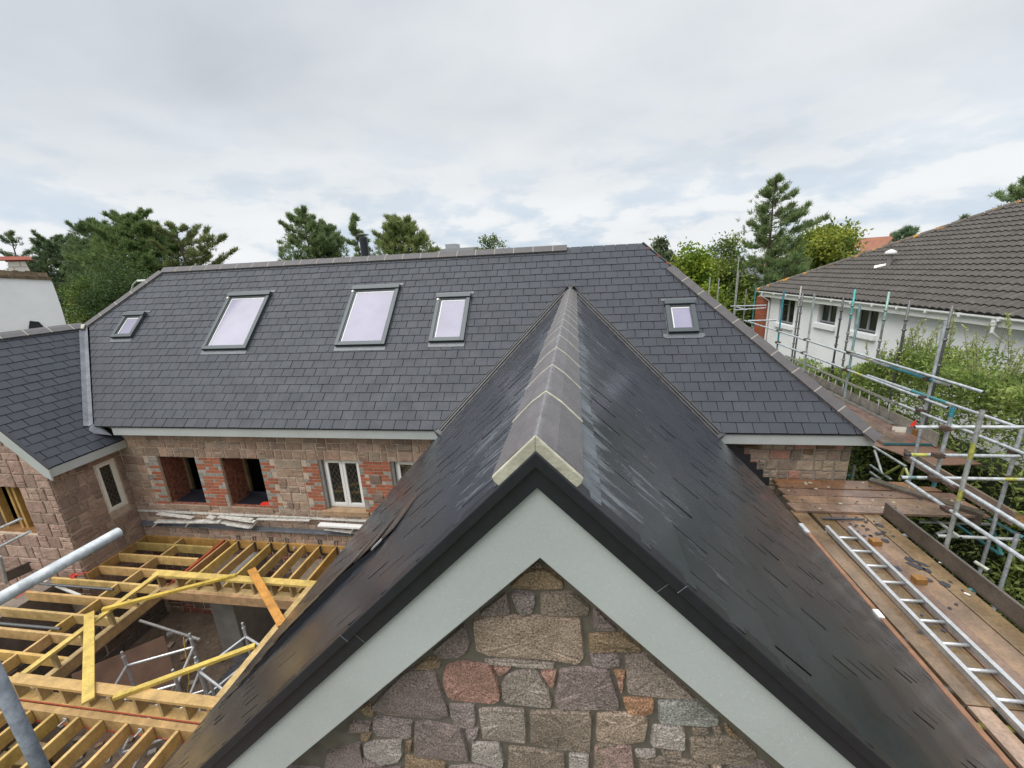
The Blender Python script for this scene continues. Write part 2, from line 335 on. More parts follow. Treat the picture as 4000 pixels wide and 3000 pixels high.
# ------------------------------------------------------------------ roof helpers
Q=math.sqrt(.5)
def slates(b,O,U,V,Nn,rows,u0,u1,halfs,w=.257,g=.2,seed=1,pal=((.034,.0385,.048),(.040,.045,.056)),lift=.017,holes=(),jit=.0015,vmax=None,gap=.010,gvar=False):
    """halfs: fn(uc,vc)->list of (a,b,c) half planes"""
    r=random.Random(seed); O,U,V,Nn=map(lambda q:np.asarray(q,float),(O,U,V,Nn))
    P=lambda u,v,h:O+U*u+V*v+Nn*h
    for j in range(rows):
        v0=j*g; off=(w/2 if j%2 else 0)+r.uniform(-.012,.012)
        n=int((u1-u0)/w)+2
        for i in range(-1,n):
            a=u0+i*w+off+r.uniform(-.002,.002)+gap/2; c=a+w-gap*(r.uniform(.85,1.2) if not gvar else r.uniform(.3,1.3))
            e=v0+r.uniform(-jit,jit)*2
            t=v0+g+.03
            if vmax: t=min(t,vmax)
            poly=[(a,e+r.uniform(-jit,jit)),(c,e+r.uniform(-jit,jit)),(c,t),(a,t)]
            z=r.random()
            if z<.02: k=r.uniform(.02,.05); poly=[(a,e),(c-k,e),(c,e+k*.7),(c,t),(a,t)]
            elif z<.035: k=r.uniform(.015,.04); poly=[(a+k,e),(c,e),(c,t),(a,t),(a,e+k*.6)]
            uc,vc=(a+c)/2,v0+g/2
            bad=False
            for (h0,h1,k0,k1) in holes:
                if a<h1 and c>h0 and e<k1 and t>k0:
                    if a>=h0-.02 and c<=h1+.02 and v0>=k0-.03 and t<=k1+.05: bad=True; break
                    # trim against the side of the opening
                    if v0+g*.5>k0 and v0+g*.5<k1:
                        if uc<(h0+h1)/2: poly=clip(poly,-1,0,-h0)
                        else: poly=clip(poly,1,0,h1)
            if bad: continue
            for hp in halfs(uc,vc):
                poly=clip(poly,*hp)
                if len(poly)<3: break
            if len(poly)<3: continue
            s0=r.uniform(0,1); f=r.uniform(.94,1.06)
            col=tuple((pal[0][k]*(1-s0)+pal[1][k]*s0)*f for k in range(3))
            l0=lift+r.uniform(-.001,.0025); tw=r.uniform(-.0015,.0015)
            hh=lambda u,v:max(.0005,l0*(1-(v-v0)/(g+.03)*.72)+tw*(u-uc)/w*2)
            top=[P(u,v,hh(u,v)) for u,v in poly]; bot=[P(u,v,-.002) for u,v in poly]
            m=len(poly)
            o_=len(b.f); b.add(top+bot,[tuple(range(m))]+[(i,m+i,m+(i+1)%m,(i+1)%m) for i in range(m)],col)
            for q_ in range(o_+1,len(b.f)): b.c[q_]=(.013,.013,.014)  # slate edges painted near-black as the shade in the gaps
def angle_tile(b,A,B,d1,d2,n1,n2,wd=.165,hi=.047,lo=.024,grow=0.0,c=(1,1,1)):
    A,B,d1,d2,n1,n2=map(lambda q:np.asarray(q,float),(A,B,d1,d2,n1,n2)); up=nrm(n1+n2); wd+=grow; 
    sec=[d1*wd+n1*lo,d1*wd+n1*hi,d1*.035+n1*(hi+.002),up*(hi*1.18),d2*.035+n2*(hi+.002),d2*wd+n2*hi,d2*wd+n2*lo,up*lo*1.2]
    if grow: sec=[p+np.sign(grow)*up*abs(grow)*.6 for p in sec]
    n=len(sec); p=[A+q for q in sec]; q=[B+s_ for s_ in sec]
    b.add(p+q,[tuple(range(n)),tuple(reversed(range(n,2*n)))]+[(i,n+i,n+(i+1)%n,(i+1)%n) for i in range(n)],c)
def ridge_run(name,A,B,d1,d2,n1,n2,parent,m,mm,L=.46,wd=.165,hi=.047,bed=True,start=0.0,group=None):
    A,B=np.asarray(A,float),np.asarray(B,float); D=np.linalg.norm(B-A); d=(B-A)/D; t=start; mo=MB(); i=0
    d1,d2,n1,n2=map(nrm,(d1,d2,n1,n2))
    while t<D-.03:
        e=min(t+L-.013,D)
        b=MB(); angle_tile(b,A+d*t+n1*rnd.uniform(-.001,.002),A+d*e+n1*rnd.uniform(-.001,.002),d1,d2,n1,n2,wd,hi); b.build(name,m,parent,bevel=.003)
        if e<D-.02: angle_tile(mo,A+d*(e-.003),A+d*(e+.016),d1,d2,n1,n2,wd+.002,hi+.0015)
        t+=L; i+=1
    if bed:
        for dd,nn in ((d1,n1),(d2,n2)):
            p=A+d*start; mo.prism([p+dd*.06-nn*.002,p+dd*(wd-.004)-nn*.002,p+dd*(wd-.004)+nn*.026,p+dd*.06+nn*.03],B-p)
    mo.build('mortar',mm,parent)
# ------------------------------------------------------------------ the stone house
EY,EZ=7.1,-2.89; RY,RZ=10.37,.38; HX=4.77; RXR=HX-(RY-EY); RXL=-11.1
WX,WZ,WY0=-.118,-.53,1.115       # wing ridge (slate apex) and verge
WE=3.0                          # half width of the wing roof
TH={1:R(44.2),-1:R(45.2)}       # the two slopes differ by a degree
def wd_(sx): return V3(sx*math.cos(TH[sx]),0,-math.sin(TH[sx]))
def wn_(sx): return V3(sx*math.sin(TH[sx]),0,math.cos(TH[sx]))
def wt_(sx): return math.tan(TH[sx])
WEs={1:3.07,-1:2.965}
TIP=EY+(WZ-EZ)                  # where the wing ridge runs into the main slope
house=thing('stone_house','pink granite house under repair with new grey slate roof, roof windows and projecting gable','house',(0,7,-8))
VM=(0,Q,Q); NM=(0,-Q,Q)
def mainP(u,v,h=0): return V3(u,EY,EZ)+V3(*VM)*v+V3(*NM)*h
def plane_uv(p): q=atP(p,V3(0,EY,EZ),V3(0,-1,1)); return q[0],(q[1]-EY)/Q
sky_win=[('small roof window nearest the left hip',-11.33,-10.74,2.34,3.08,0),('large roof window left of the middle one',-8.57,-7.42,1.92,3.58,1),('large roof window in the middle of the slope',-5.25,-4.08,1.95,3.62,1),
         ('medium roof window beside the gable roof',-3.10,-2.33,2.0,3.27,1),('small roof window right of the gable roof',1.79,2.36,2.09,2.86,0)]
holes=[(a-.01,c+.01,v0-.04,v1+.02) for _,a,c,v0,v1,_ in sky_win]
GUT=.11
def half_main(u,v):
    hs=[(-1,-Q,-HX+.02),(1,Q,-10.42+.09)]
    if v<3.45:
        if u>WX: hs.append((1,Q/wt_(1),WX+(TIP-EY)/wt_(1)+GUT))
        else: hs.append((-1,Q/wt_(-1),-(WX-(TIP-EY)/wt_(-1))+GUT+.05))
    hs.append((1,-Q,RXL-(RY-EY)))
    return hs
b=MB(); slates(b,(0,EY,EZ),(1,0,0),VM,NM,23,-14.0,5.0,half_main,seed=3,holes=holes,g=.2008,vmax=4.63)
tag(b.build('main_roof_slates',M_slate,house),'dry blue grey slates of the long main roof slope')
# roof body under the slates (all hip faces)
BY=RY+(RY-EY)
def roof_body(b):
    e=[(-14.37,EY,EZ),(HX,EY,EZ),(HX,BY,EZ),(-14.37,BY,EZ)]; r0=(RXL,RY,RZ); r1=(RXR,RY,RZ); c=(.014,.014,.015)
    dz=V3(0,0,-.016); T=lambda p:np.array(p)+dz
    # front face leaves out the strip under the wing and the roof windows are laid over it
    b.add([T(e[0]),T(e[1]),T(r1),T(r0)],[(0,1,2,3)],c); b.add([T(e[1]),T(e[2]),T(r1)],[(0,1,2)],c)
    b.add([T(e[2]),T(e[3]),T(r0),T(r1)],[(0,1,2,3)],c); b.add([T(e[3]),T(e[0]),T(r0)],[(0,1,2)],c)
one('roof_deck',M_slate,roof_body,parent=house)
# slates on the right hip face (seen edge on)
b=MB(); slates(b,(HX,0,EZ),(0,1,0),(-Q,0,Q),(Q,0,Q),23,EY,BY,lambda u,v:[(1,-Q,EY+.02),(-1,-Q,-BY+.02)],seed=9); b.build('hip_roof_slates',M_slate,house)
# ridge and hips
zz=V3(0,0,.012)
ridge_run('ridge_tile',V3(RXL,RY,RZ)+zz,V3(-.2,RY,RZ)+zz,(0,-1,-1),(0,1,-1),(0,-1,1),(0,1,1),house,M_clay_brown,M_mortar_g,wd=.15)
ha=V3(RXR+.55,RY-.55,RZ-.55); hb=V3(HX+.05,EY-.05,EZ-.05)
hd=nrm(hb-ha); d1=nrm(np.cross(hd,NM)); d1=d1 if d1[0]<0 else -d1; d2=nrm(np.cross(hd,(Q,0,Q))); d2=d2 if d2[1]>0 else -d2
ridge_run('hip_tile',ha+zz,hb+zz,d1,d2,NM,(Q,0,Q),house,M_clay_brown,M_mortar_g,wd=.15,L=.46)
hc=V3(RXL,RY,RZ); he=V3(-12.42,RY-1.32,RZ-1.32); hd2=nrm(he-hc); e1=nrm(np.cross(hd2,NM)); e1=e1 if e1[0]>0 else -e1; e2=nrm(np.cross(hd2,(-Q,0,Q))); e2=e2 if e2[1]>0 else -e2
ridge_run('hip_tile',hc+zz,he+zz,e1,e2,NM,(-Q,0,Q),house,M_clay_brown,M_mortar_g,wd=.14,L=.44,start=.1)
# bare stretch of the hip, with a strip of black membrane and brick bits
def bare(b):
    p=V3(RXR,RY,RZ); b.beam(p+V3(.02,.02,.03),ha+V3(.02,.02,.03),.05,.05)
one('roofing_felt',M_black,bare,parent=house)
for t in (.12,.3,.47):
    p=V3(RXR,RY,RZ)*(1-t/.55)+ha*(t/.55); one('brick_fill',M_terra,lambda b:b.box(p-V3(.03,.02,.02),p+V3(.03,.05,.035)),parent=house)
# right end wall of ridge: last slate course doubled
# ------------------------------------------------------------------ roof windows
def roof_window(lbl,u0,u1,v0,v1,bead):
    P=mainP; U=V3(1,0,0); V=V3(*VM); Nn=V3(*NM); fw=.082; H=.085
    b=MB()
    for (a,c,e,g) in ((u0,u0+fw,v0,v1-.05),(u1-fw,u1,v0,v1-.05),(u0+fw,u1-fw,v0,v0+fw)): b.obox(P(a,e,-.03),U*(c-a),V*(g-e),Nn*(H+.03))
    fr=b.build('roof_window',M_frame,house,bevel=.004); tag(fr,lbl)
    one('hood',M_frame,lambda b:b.obox(P(u0-.012,v1-.055-.04,.0),U*(u1-u0+.024),V*.11,Nn*(H+.028)),parent=fr,bevel=.006)
    one('inner_sash',M_frame,lambda b:[b.obox(P(a,e,.02),U*(c-a),V*(g-e),Nn*.048) for a,c,e,g in ((u0+fw,u0+fw+.022,v0+fw,v1-.09),(u1-fw-.022,u1-fw,v0+fw,v1-.09),(u0+fw+.022,u1-fw-.022,v0+fw,v0+fw+.022),(u0+fw+.022,u1-fw-.022,v1-.13,v1-.09))],parent=fr)
    one('inner_lining',M_whitep,lambda b:[b.obox(P(u0+fw+.022,v0+fw+.022,.0385),U*.028,V*(v1-.13-v0-fw-.022),Nn*.003),b.obox(P(u0+fw+.05,v1-.13-.03,.0385),U*(u1-u0-2*fw-.072),V*.03,Nn*.003)],parent=fr)
    one('pane',M_film,lambda b:b.obox(P(u0+fw+.022,v0+fw+.022,.01),U*(u1-u0-2*fw-.044),V*(v1-.13-v0-fw-.022),Nn*.028),parent=fr)
    def fl(b):
        k=.10 if u0>0 else .012; b.add([P(u0-k,v0-.005,.02),P(u0-k,v0-.08,.021),P(u0-k*.5,v0-.115,.021),P(u1+k*.5,v0-.115,.021),P(u1+k,v0-.08,.021),P(u1+k,v0-.005,.02)],[(0,1,2,3,4,5)])
        for a,c in ((u0-.016,u0),(u1,u1+.016)): b.obox(P(a,v0,-.01),U*(c-a),V*(v1-v0),Nn*.022)
        b.obox(P(u0-.06,v1+.05,.004),U*(u1-u0+.12),V*.06,Nn*.02)
    one('flashing',M_apron,fl,parent=fr)
    if bead: one('cable_stub',M_creamp,lambda b:b.obox(P(u0+.01,v1-.16,H),U*.04,V*.05,Nn*.012),parent=fr)
for q in sky_win: roof_window(*q)
# ------------------------------------------------------------------ wing roof
LE=3.07/math.cos(R(44.2))
PALW=((.023,.026,.033),(.034,.038,.047))
WYE=TIP+.02
def half_wing(sx):   # u is Y, v up the slope from the eave
    return lambda u,v:[(-1,0,-12),(1,0,WY0+.01),(-1,math.sin(TH[sx]),WEs[sx]*wt_(sx)-TIP+GUT)]
for sx,nm,lb in ((1,'gable_roof_slates','wet dark slates on the right slope of the projecting gable roof'),(-1,'gable_roof_slates','wet dark slates on the left slope of the projecting gable roof')):
    b=MB(); O=V3(WX+sx*WEs[sx],0,WZ-WEs[sx]*wt_(sx)); V=-wd_(sx); Nn=wn_(sx); LE=WEs[sx]/math.cos(TH[sx])
    slates(b,O,(0,1,0),V,Nn,22,WY0,9.8,half_wing(sx),seed=21+sx,pal=PALW,g=.2015,lift=.013,jit=.003,gap=.008,gvar=True,vmax=LE-.01,holes=() if sx>0 else [(1.7,6.1,1.205,1.215)])
    tag(b.build(nm,M_slate_wet if sx>0 else M_slate_wet2,house),lb)
    def dk(b,sx=sx):
        p0=V3(WX,WY0+.03,WZ-.02); p1=V3(WX,TIP,WZ-.02); w_=WEs[sx]; h_=w_*wt_(sx); q1=V3(WX+sx*w_,TIP-h_,WZ-h_-.02); q0=V3(WX+sx*w_,WY0+.03,WZ-h_-.02); b.add([p0,p1,q1,q0],[(0,1,2,3)],(.008,.008,.009))
    one('roof_deck',M_slate_wet,dk,parent=house)
    # lead valley with a raised dark welt on the wing side
    def vl(b,sx=sx):
        tip=V3(WX,TIP,WZ); ft=V3(WX+sx*(TIP-EY)/wt_(sx),EY,EZ); n1=wn_(sx); nn=nrm(n1+V3(*NM)); d=nrm(ft-tip)
        ft=ft+d*.12
        a=nrm(np.cross(d,NM)); a=a if a[0]*sx>0 else -a     # on main slope away from valley
        c=nrm(np.cross(d,n1)); c=c if c[1]<0 else -c        # on wing slope
        t0=tip-d*.12
        b.add([t0+V3(*NM)*.004,ft+V3(*NM)*.004,ft+a*.2+V3(*NM)*.004,t0+a*.2+V3(*NM)*.004],[(0,1,2,3)])
        b.add([t0+n1*.004,ft+n1*.004,ft+c*.2+n1*.004,t0+c*.2+n1*.004],[(0,1,2,3)])
    one('valley_gutter',M_valley,vl,parent=house)
    def welt(b,sx=sx):
        tip=V3(WX,TIP,WZ); ft=V3(WX+sx*(TIP-EY)/wt_(sx),EY,EZ); n1=wn_(sx); d=nrm(ft-tip); a=nrm(np.cross(d,NM)); a=a if a[0]*sx>0 else -a
        nm_=V3(*NM)
        for (o,ww,hh) in ((.03,.05,.03),(.085,.022,.03)):
            p=tip-d*.1+a*o; q=ft+d*.05+a*o; b.prism([p,p+a*ww,p+a*ww*.8+nm_*hh,p+a*ww*.2+nm_*hh],q-p)
    one('valley_welt',M_valley,welt,parent=house)
Yn=WY0+.012
ridge_run('ridge_tile',(WX,Yn,WZ),(WX,TIP+.04,WZ),wd_(-1),wd_(1),wn_(-1),wn_(1),house,M_clay,M_mortar,wd=.148,hi=.047)
def endm(b):
    for sx in (-1,1):
        d=wd_(sx); n=wn_(sx); A=V3(WX,Yn,WZ)
        b.prism([A+V3(0,0,-.004),A+d*.152-n*.004,A+d*.153+n*.03,A+d*.147+n*.045,A+V3(0,0,.062)],(0,-.016,0))
one('ridge_end_mortar',M_mortar,endm,parent=house,bevel=.003)
# verge trim, barge boards, gable wall
def verge(b,y0,y1,d0,d1,ext=0.):
    q=math.sqrt(2); A=V3(WX,y0,WZ); L_=LE+.03+ext; o=[];n_=[]
    for sx in (-1,1):
        d=wd_(sx); n=wn_(sx); o.append(A+d*L_-n*d0); n_.append(A+d*L_-n*d1)
    b.prism([A-V3(0,0,d0*q),o[1],n_[1],A-V3(0,0,d1*q),n_[0],o[0]],(0,y1-y0,0))
tag(one('verge_cap',M_black,lambda b:verge(b,WY0-.012,WY0+.05,-.012,.024),parent=house,bevel=.004),'narrow black verge capping over the gable barge boards')
one('verge_trim',M_black,lambda b:verge(b,WY0+.002,WY0+.06,.0245,.075),parent=house)
tag(one('barge_board',M_fascia,lambda b:verge(b,WY0+.018,WY0+.05,.073,.258,.1),parent=house,bevel=.003),'wide pale grey barge boards with rain drops along the gable')
one('verge_soffit',M_soffit,lambda b:verge(b,WY0+.048,WY0+.16,.245,.2575,.1),parent=house)
# joint lines of the black trim
for sx,t in ((1,.60),(-1,1.02)):
    d=wd_(sx); n=wn_(sx); A=V3(WX,WY0-.0135,WZ)+d*t
    one('trim_joint',M_lead,lambda b:b.prism([A+n*.013,A-n*.024,A-n*.024+d*.0018,A+n*.013+d*.0018],(0,.002,0)),parent=house)
    A2=V3(WX,WY0+.0005,WZ)+d*(t-.03); one('trim_joint',M_lead,lambda b:b.prism([A2-n*.025,A2-n*.0745,A2-n*.0745+d*.0015,A2-n*.025+d*.0015],(0,.002,0)),parent=house)
# rain drops on the barge boards: tiny clear beads
def drops(b):
    r=random.Random(5)
    for i in range(2600):
        sx=r.choice((-1,1)); d=wd_(sx); n=wn_(sx); s=r.uniform(.0,1.0)*2.4+.06; dd=r.uniform(.08,.252)
        p=V3(WX,WY0+.018,WZ)+d*s-n*dd
        if sx*(p[0]-WX)<.0: continue
        q=r.uniform(.0003,.001); 
        b.add([p+V3(q,0,0),p+V3(0,0,q),p+V3(-q,0,0),p+V3(0,0,-q*1.4),p+V3(0,-q*.9,0)],[(0,1,4),(1,2,4),(2,3,4),(3,0,4)])
one('rain_drops',mat('water_bead',(.75,.78,.77),.05,spec=.8),drops,parent=house,kind='stuff')
# slot with lifted slates on the left slope of the wing
A=V3(WX,0,WZ); nL=wn_(-1); dL=wd_(-1)
one('painted_slot_shadow',M_black,lambda b:b.prism([V3(WX,2.045,WZ)+dL*1.42,V3(WX,2.045,WZ)+dL*3.45,V3(WX,2.045,WZ)+dL*3.45+nL*.012,V3(WX,2.045,WZ)+dL*2.6+nL*.05,V3(WX,2.045,WZ)+dL*1.9+nL*.052,V3(WX,2.045,WZ)+dL*1.42+nL*.012],(0,.05,0)),parent=house)  # solid black bar stands in for the shadow under the lifted slates
def felt(b):
    r=random.Random(2); s_=1.36
    while s_<3.4:
        e=s_+.201; w0=max(.0,min(1,(3.5-s_)/.9,(s_-1.2)/.5)); h=.012+.05*w0
        for (y0,y1,h0,h1) in ((2.065,2.33,h,.6*h+.006),(2.336,2.60,.6*h+.006,.016)):
            g=r.uniform(.8,1.15); p=V3(WX,y0,WZ)+dL*s_; q=V3(WX,y1,WZ)+dL*s_
            b.add([p+nL*h0,p+dL*.199+nL*(h0+.003),q+dL*.199+nL*(h1+.003),q+nL*h1,p+nL*(h0-.007),p+dL*.199+nL*(h0-.004),q+dL*.199+nL*(h1-.004),q+nL*(h1-.007)],[(0,1,2,3),(0,4,5,1),(1,5,6,2),(2,6,7,3),(3,7,4,0)],(.058*g,.048*g,.044*g))
        s_=e
tag(one('lifted_slates',M_slate_wet2,felt,parent=house),'speckled brownish column of lifted slates on the left gable slope')
one('verge_clip',M_alu,lambda b:b.obox(V3(WX,2.02,WZ)+dL*1.46+nL*.03,(0,.03,0),dL*.09,nL*.008),parent=house)
# eaves of the wing
def weave(b):
    for sx in (-1,1):
        x=WX+sx*(WEs[sx]-.03); zz_=WZ-WEs[sx]*wt_(sx); b.box((min(x,x-sx*.02),WY0+.06,zz_-.16),(max(x,x-sx*.02),7.3,zz_-.02))
one('fascia',M_fascia,weave,parent=house)
def wwall(b):
    for sx in (-1,1):
        x=WX+sx*(WE-.3); b.box((min(x,x-sx*.3),1.3,-8.2),(max(x,x-sx*.3),7.6,WZ-WE+.15),(.2,.16,.13))
one('side_wall',M_stone2,wwall,parent=house)
# ------------------------------------------------------------------ main eaves
for (x0,x1) in ((-9.95,-2.56),(2.42,HX+.05)): one('fascia',M_fascia,lambda b:b.box((x0,EY+.03,-3.10),(x1,EY+.055,-2.925)),parent=house,bevel=.003)
one('fascia',M_fascia,lambda b:b.box((HX+.025,EY+.056,-3.085),(HX+.05,BY,-2.925)),parent=house)
def sof(b): b.box((-9.95,EY+.057,-3.075),(-2.4,7.42,-3.06)); b.box((2.3,EY+.057,-3.075),(HX+.02,7.42,-3.06)); b.box((4.66,7.425,-3.075),(HX+.02,BY,-3.06))
one('soffit',M_soffit,sof,parent=house)
def trough(b):
    for sx,x in ((1,2.18),(-1,-2.36)):
        b.add([(x-sx*.1,7.0,-2.93),(x+sx*.32,7.1,-2.905),(x+sx*.24,7.13,-3.08),(x-sx*.05,7.0,-3.13)],[(0,1,2,3)])
        b.add([(x-sx*.02,7.12,-2.99),(x+sx*.32,7.16,-2.92),(x+sx*.55,7.39,-3.5),(x+sx*.2,7.39,-3.5)],[(0,1,2,3)])
one('lead_trough',M_lead,trough,parent=house)
# ------------------------------------------------------------------ stone walls
PALS=[(.33,.225,.165),(.36,.25,.19),(.29,.20,.15),(.39,.28,.205),(.33,.25,.19),(.27,.195,.15),(.37,.24,.175),(.35,.27,.205)]
def stone(b,P,poly,r,relief,col,inset=.014,mort=.013,sub=1):
    """poly: 2d outline of the cell (convex-ish), P(u,v,h)->3d"""
    c=np.mean(np.array(poly),axis=0); pts=[]
    n=len(poly)
    for i in range(n):
        p=np.array(poly[i]); q=np.array(poly[(i+1)%n]); ln=np.linalg.norm(q-p)
        k=max(1,int(ln/.12)) if sub else 1
        pts.append(p)
        for j in range(1,k): pts.append(p+(q-p)*j/k+np.array([r.uniform(-.007,.007),r.uniform(-.007,.007)]))
    def ring(off,h,jit):
        out=[]
        for p in pts:
            d=p-c; l=np.linalg.norm(d); out.append((p-d/l*min(off,l*.6),h+r.uniform(-jit,jit)))
        return out
    a=ring(mort,0,0); bq=ring(mort+.003,relief*.6,.001); cq=ring(mort+inset,relief,relief*.15); dq=ring(mort+inset+.045,relief*1.1,relief*.28)
    m=len(pts); vs=[P(q[0],q[1],h) for R_ in (a,bq,cq,dq) for q,h in R_]+[P(c[0],c[1],relief*r.uniform(.9,1.35))]
    fs=[]
    for k in range(3):
        for i in range(m): fs.append((k*m+i,k*m+(i+1)%m,(k+1)*m+(i+1)%m,(k+1)*m+i))
    for i in range(m): fs.append((3*m+i,3*m+(i+1)%m,4*m))
    b.add(vs,fs,col)
def rubble(b,P,u0,u1,rows,holes,seed,wr=(.13,.40),relief=.016,pal=PALS,flip=1,skip=None):
    r=random.Random(seed)
    for (v0,v1,wmul) in rows:
        cuts=[(u0,u1)]
        for (h0,h1,k0,k1) in holes:
            if min(v1,k1)-max(v0,k0)>.015:
                nc=[]
                for a,c in cuts:
                    if h1<=a or h0>=c: nc.append((a,c)); continue
                    if h0>a: nc.append((a,h0))
                    if h1<c: nc.append((h1,c))
                cuts=nc
        for a,c in cuts:
            u=a
            while u<c-.01:
                wd=r.uniform(*wr)*wmul
                if c-u-wd<.14: wd=c-u
                e=u+wd; hgt=v1-v0
                if skip and skip((u+e)/2,(v0+v1)/2): u=e; continue
                cells=[(u,e,v0,v1)]
                if hgt>.15 and r.random()<.42 and wmul<1.5:
                    s=v0+hgt*r.uniform(.35,.65)
                    if wd>.26 and r.random()<.6: x=u+wd*r.uniform(.35,.65); cells=[(u,x,v0,v1),(x,e,v0,s),(x,e,s,v1)]
                    else: cells=[(u,e,v0,s),(u,e,s,v1)]
                for (p,q,s,t) in cells:
                    j=lambda k=.012:r.uniform(-k,k); k=min(.03,(q-p)*.12,(t-s)*.2)
                    poly=[(p+k*r.random(),s+j()*.6),(q-k*r.random(),s+j()*.6),(q+j()*.5,s+k*r.random()),(q+j()*.5,t-k*r.random()),(q-k*r.random(),t+j()*.6),(p+k*r.random(),t+j()*.6),(p+j()*.5,t-k*r.random()),(p+j()*.5,s+k*r.random())]
                    col=r.choice(pal); f=r.uniform(.8,1.2); stone(b,P,poly,r,relief*r.uniform(.6,1.3),tuple(x*f for x in col))
                u=e
def mkrows(vs,wm=None): return [(vs[i],vs[i+1],(wm or {}).get(i,1)) for i in range(len(vs)-1)]
WY=7.4
Pm=lambda u,v,h:V3(u,WY-h,v)
Z0,Z1=-4.93,-3.72
op=[(-9.37,-8.39,Z0,Z1),(-7.77,-6.79,Z0,Z1),(-5.42,-4.50,-4.87,Z1),(-3.80,-2.88,-4.87,Z1)]
sill=[(-5.5,-4.42,-5.02,-4.87),(-3.88,-2.8,-5.02,-4.87)]
bz=[(-10.02,-8.39+.98+.0,0,0)]
# brick zones: teeth are drawn by the brick builder, stone zones keep clear of them
bzones=[(-9.72,-9.37),(-8.39,-7.77),(-6.79,-6.45),(-5.80,-5.42),(-4.50,-3.80)]
mh=op+sill+[(a,c,Z0,Z1) for a,c in bzones]
rows=mkrows([-5.86,-5.70,-5.55,-5.43,-5.30,-5.16,-5.02,-4.93,-4.74,-4.52,-4.36,-4.14,-3.94,-3.72,-3.50,-3.34,-3.20,-3.05],{12:3.0})
b=MB(); rubble(b,Pm,-10.3,-2.6,rows,mh,31); b.build('wall_stones',M_stone2,house)
def wback(b):
    zs=[(-8.2,Z0,[]),(Z0,Z1,op),(Z1,-3.0,[])]
    for z0,z1,hs in zs:
        u=-10.3
        for h in sorted(hs): b.box((u,WY,z0),(h[0],WY+.565,z1)); u=h[1]
        b.box((u,WY,z0),(-2.6,WY+.565,z1))
    b.box((-5.42,WY+.1,Z0),(-4.5,WY+.42,-4.87)); b.box((-3.8,WY+.1,Z0),(-2.88,WY+.42,-4.87))
one('wall',M_wmortar,wback,parent=house)
# bricks round the openings
def bricks(b,zone,seed):
    r=random.Random(seed); ch=(Z1-Z0)/16
    for k in range(16):
        z=Z0+k*ch
        for (a,c,el,er) in (zone,):
            # el/er: toothed edge on left / right
            A,C=a,c
            tooth=((k//2)%2)*.105
            if el: A=a+tooth
            if er: C=c-tooth
            u=A; first=(k%2)
            while u<C-.02:
                ln=.103 if (first and r.random()<.8) or r.random()<.22 else .215
                if C-u-ln<.06: ln=C-u
                first=0
                if -4.32<u+ln/2<-4.0 and k in (3,4,5,9,10,11) and c==-3.80: u+=ln+.0; continue
                hd=ln<.15
                g=r.uniform(.8,1.15)
                col=(.30*g,.29*g,.265*g) if (hd and r.random()<.75) or r.random()<.04 else (.36*g*r.uniform(.85,1.1),.115*g,.062*g)
                b.box((u+.007,WY-.008,z+.008),(u+ln-.007,WY+.05,z+ch-.008),col); u+=ln
    # odd stones set in the last pier
    for k in ((3,9) if zone[1]==-3.80 else ()): stone(b,Pm,[(-4.30,Z0+k*ch),(-4.03,Z0+k*ch+.01),(-4.02,Z0+(k+3)*ch),(-4.31,Z0+(k+3)*ch)],r,.02,(.2,.14,.11))
for i_,z_ in enumerate(((-9.72,-9.37,1,0),(-8.39,-7.77,0,0),(-6.79,-6.45,0,1),(-5.80,-5.42,1,0),(-4.50,-3.80,0,0))): one('brick_quoin',M_brick,lambda b:bricks(b,z_,8+i_),parent=house)
# stone fillers outside of the toothing
def fillers(b):
    r=random.Random(12)
    for (a,c) in ((-9.94,-9.72),(-6.45,-6.22),(-6.02,-5.80)): pass
# reveals and sills of the two bare openings
for i,(a,c,z0,z1) in enumerate(op[:2]):
    o=MB(); o.box((a-.05,WY+.052,z0),(a+.006,WY+.56,z1)); ob=o.build('window_opening',M_rbrick,house); tag(ob,'bare window opening with rough brick jamb, '+('nearest the inner corner' if i==0 else 'with a red scrap on its sill'))
    one('jamb',M_rbrick,lambda b:b.box((c-.006,WY+.052,z0),(c+.05,WY+.56,z1)),parent=ob)
    one('head',M_pine,lambda b:b.box((a,WY+.2,z1-.001),(c,WY+.56,z1+.04),(.2,.13,.06)),parent=ob)
    one('cill',M_rbrick,lambda b:b.box((a,WY+.01,z0-.05),(c,WY+.56,z0+.02)),parent=ob)
    one('cavity_tray',M_black,lambda b:[b.box((a+.06,WY+.08,z0+.021),(c-.02,WY+.5,z0+.035)),b.box((a+.06,WY+.48,z0+.035),(c-.02,WY+.5,z0+.11))],parent=ob)
    one('post',M_pine,lambda b:b.box((a+.002,WY+.561,z0-.2),(a+.07,WY+.63,z1+.1),(.22,.16,.085)),parent=ob)
def interior(b):
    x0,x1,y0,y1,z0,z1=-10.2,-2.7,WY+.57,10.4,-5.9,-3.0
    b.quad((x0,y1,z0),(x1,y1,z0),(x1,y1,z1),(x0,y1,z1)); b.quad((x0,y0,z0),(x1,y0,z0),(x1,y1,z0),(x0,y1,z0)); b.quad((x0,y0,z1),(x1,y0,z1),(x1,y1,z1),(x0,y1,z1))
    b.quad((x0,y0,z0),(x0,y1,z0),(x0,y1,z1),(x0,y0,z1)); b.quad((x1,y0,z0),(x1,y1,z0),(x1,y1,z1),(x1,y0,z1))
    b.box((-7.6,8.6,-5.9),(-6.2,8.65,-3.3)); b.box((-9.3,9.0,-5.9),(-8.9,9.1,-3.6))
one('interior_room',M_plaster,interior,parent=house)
one('red_scrap',M_red,lambda b:b.obox((-7.08,7.46,Z0+.02),(.24,.02,0),(.0,.10,0),(0,0,.035)),'small red plastic scrap on the sill of a bare opening','scrap')
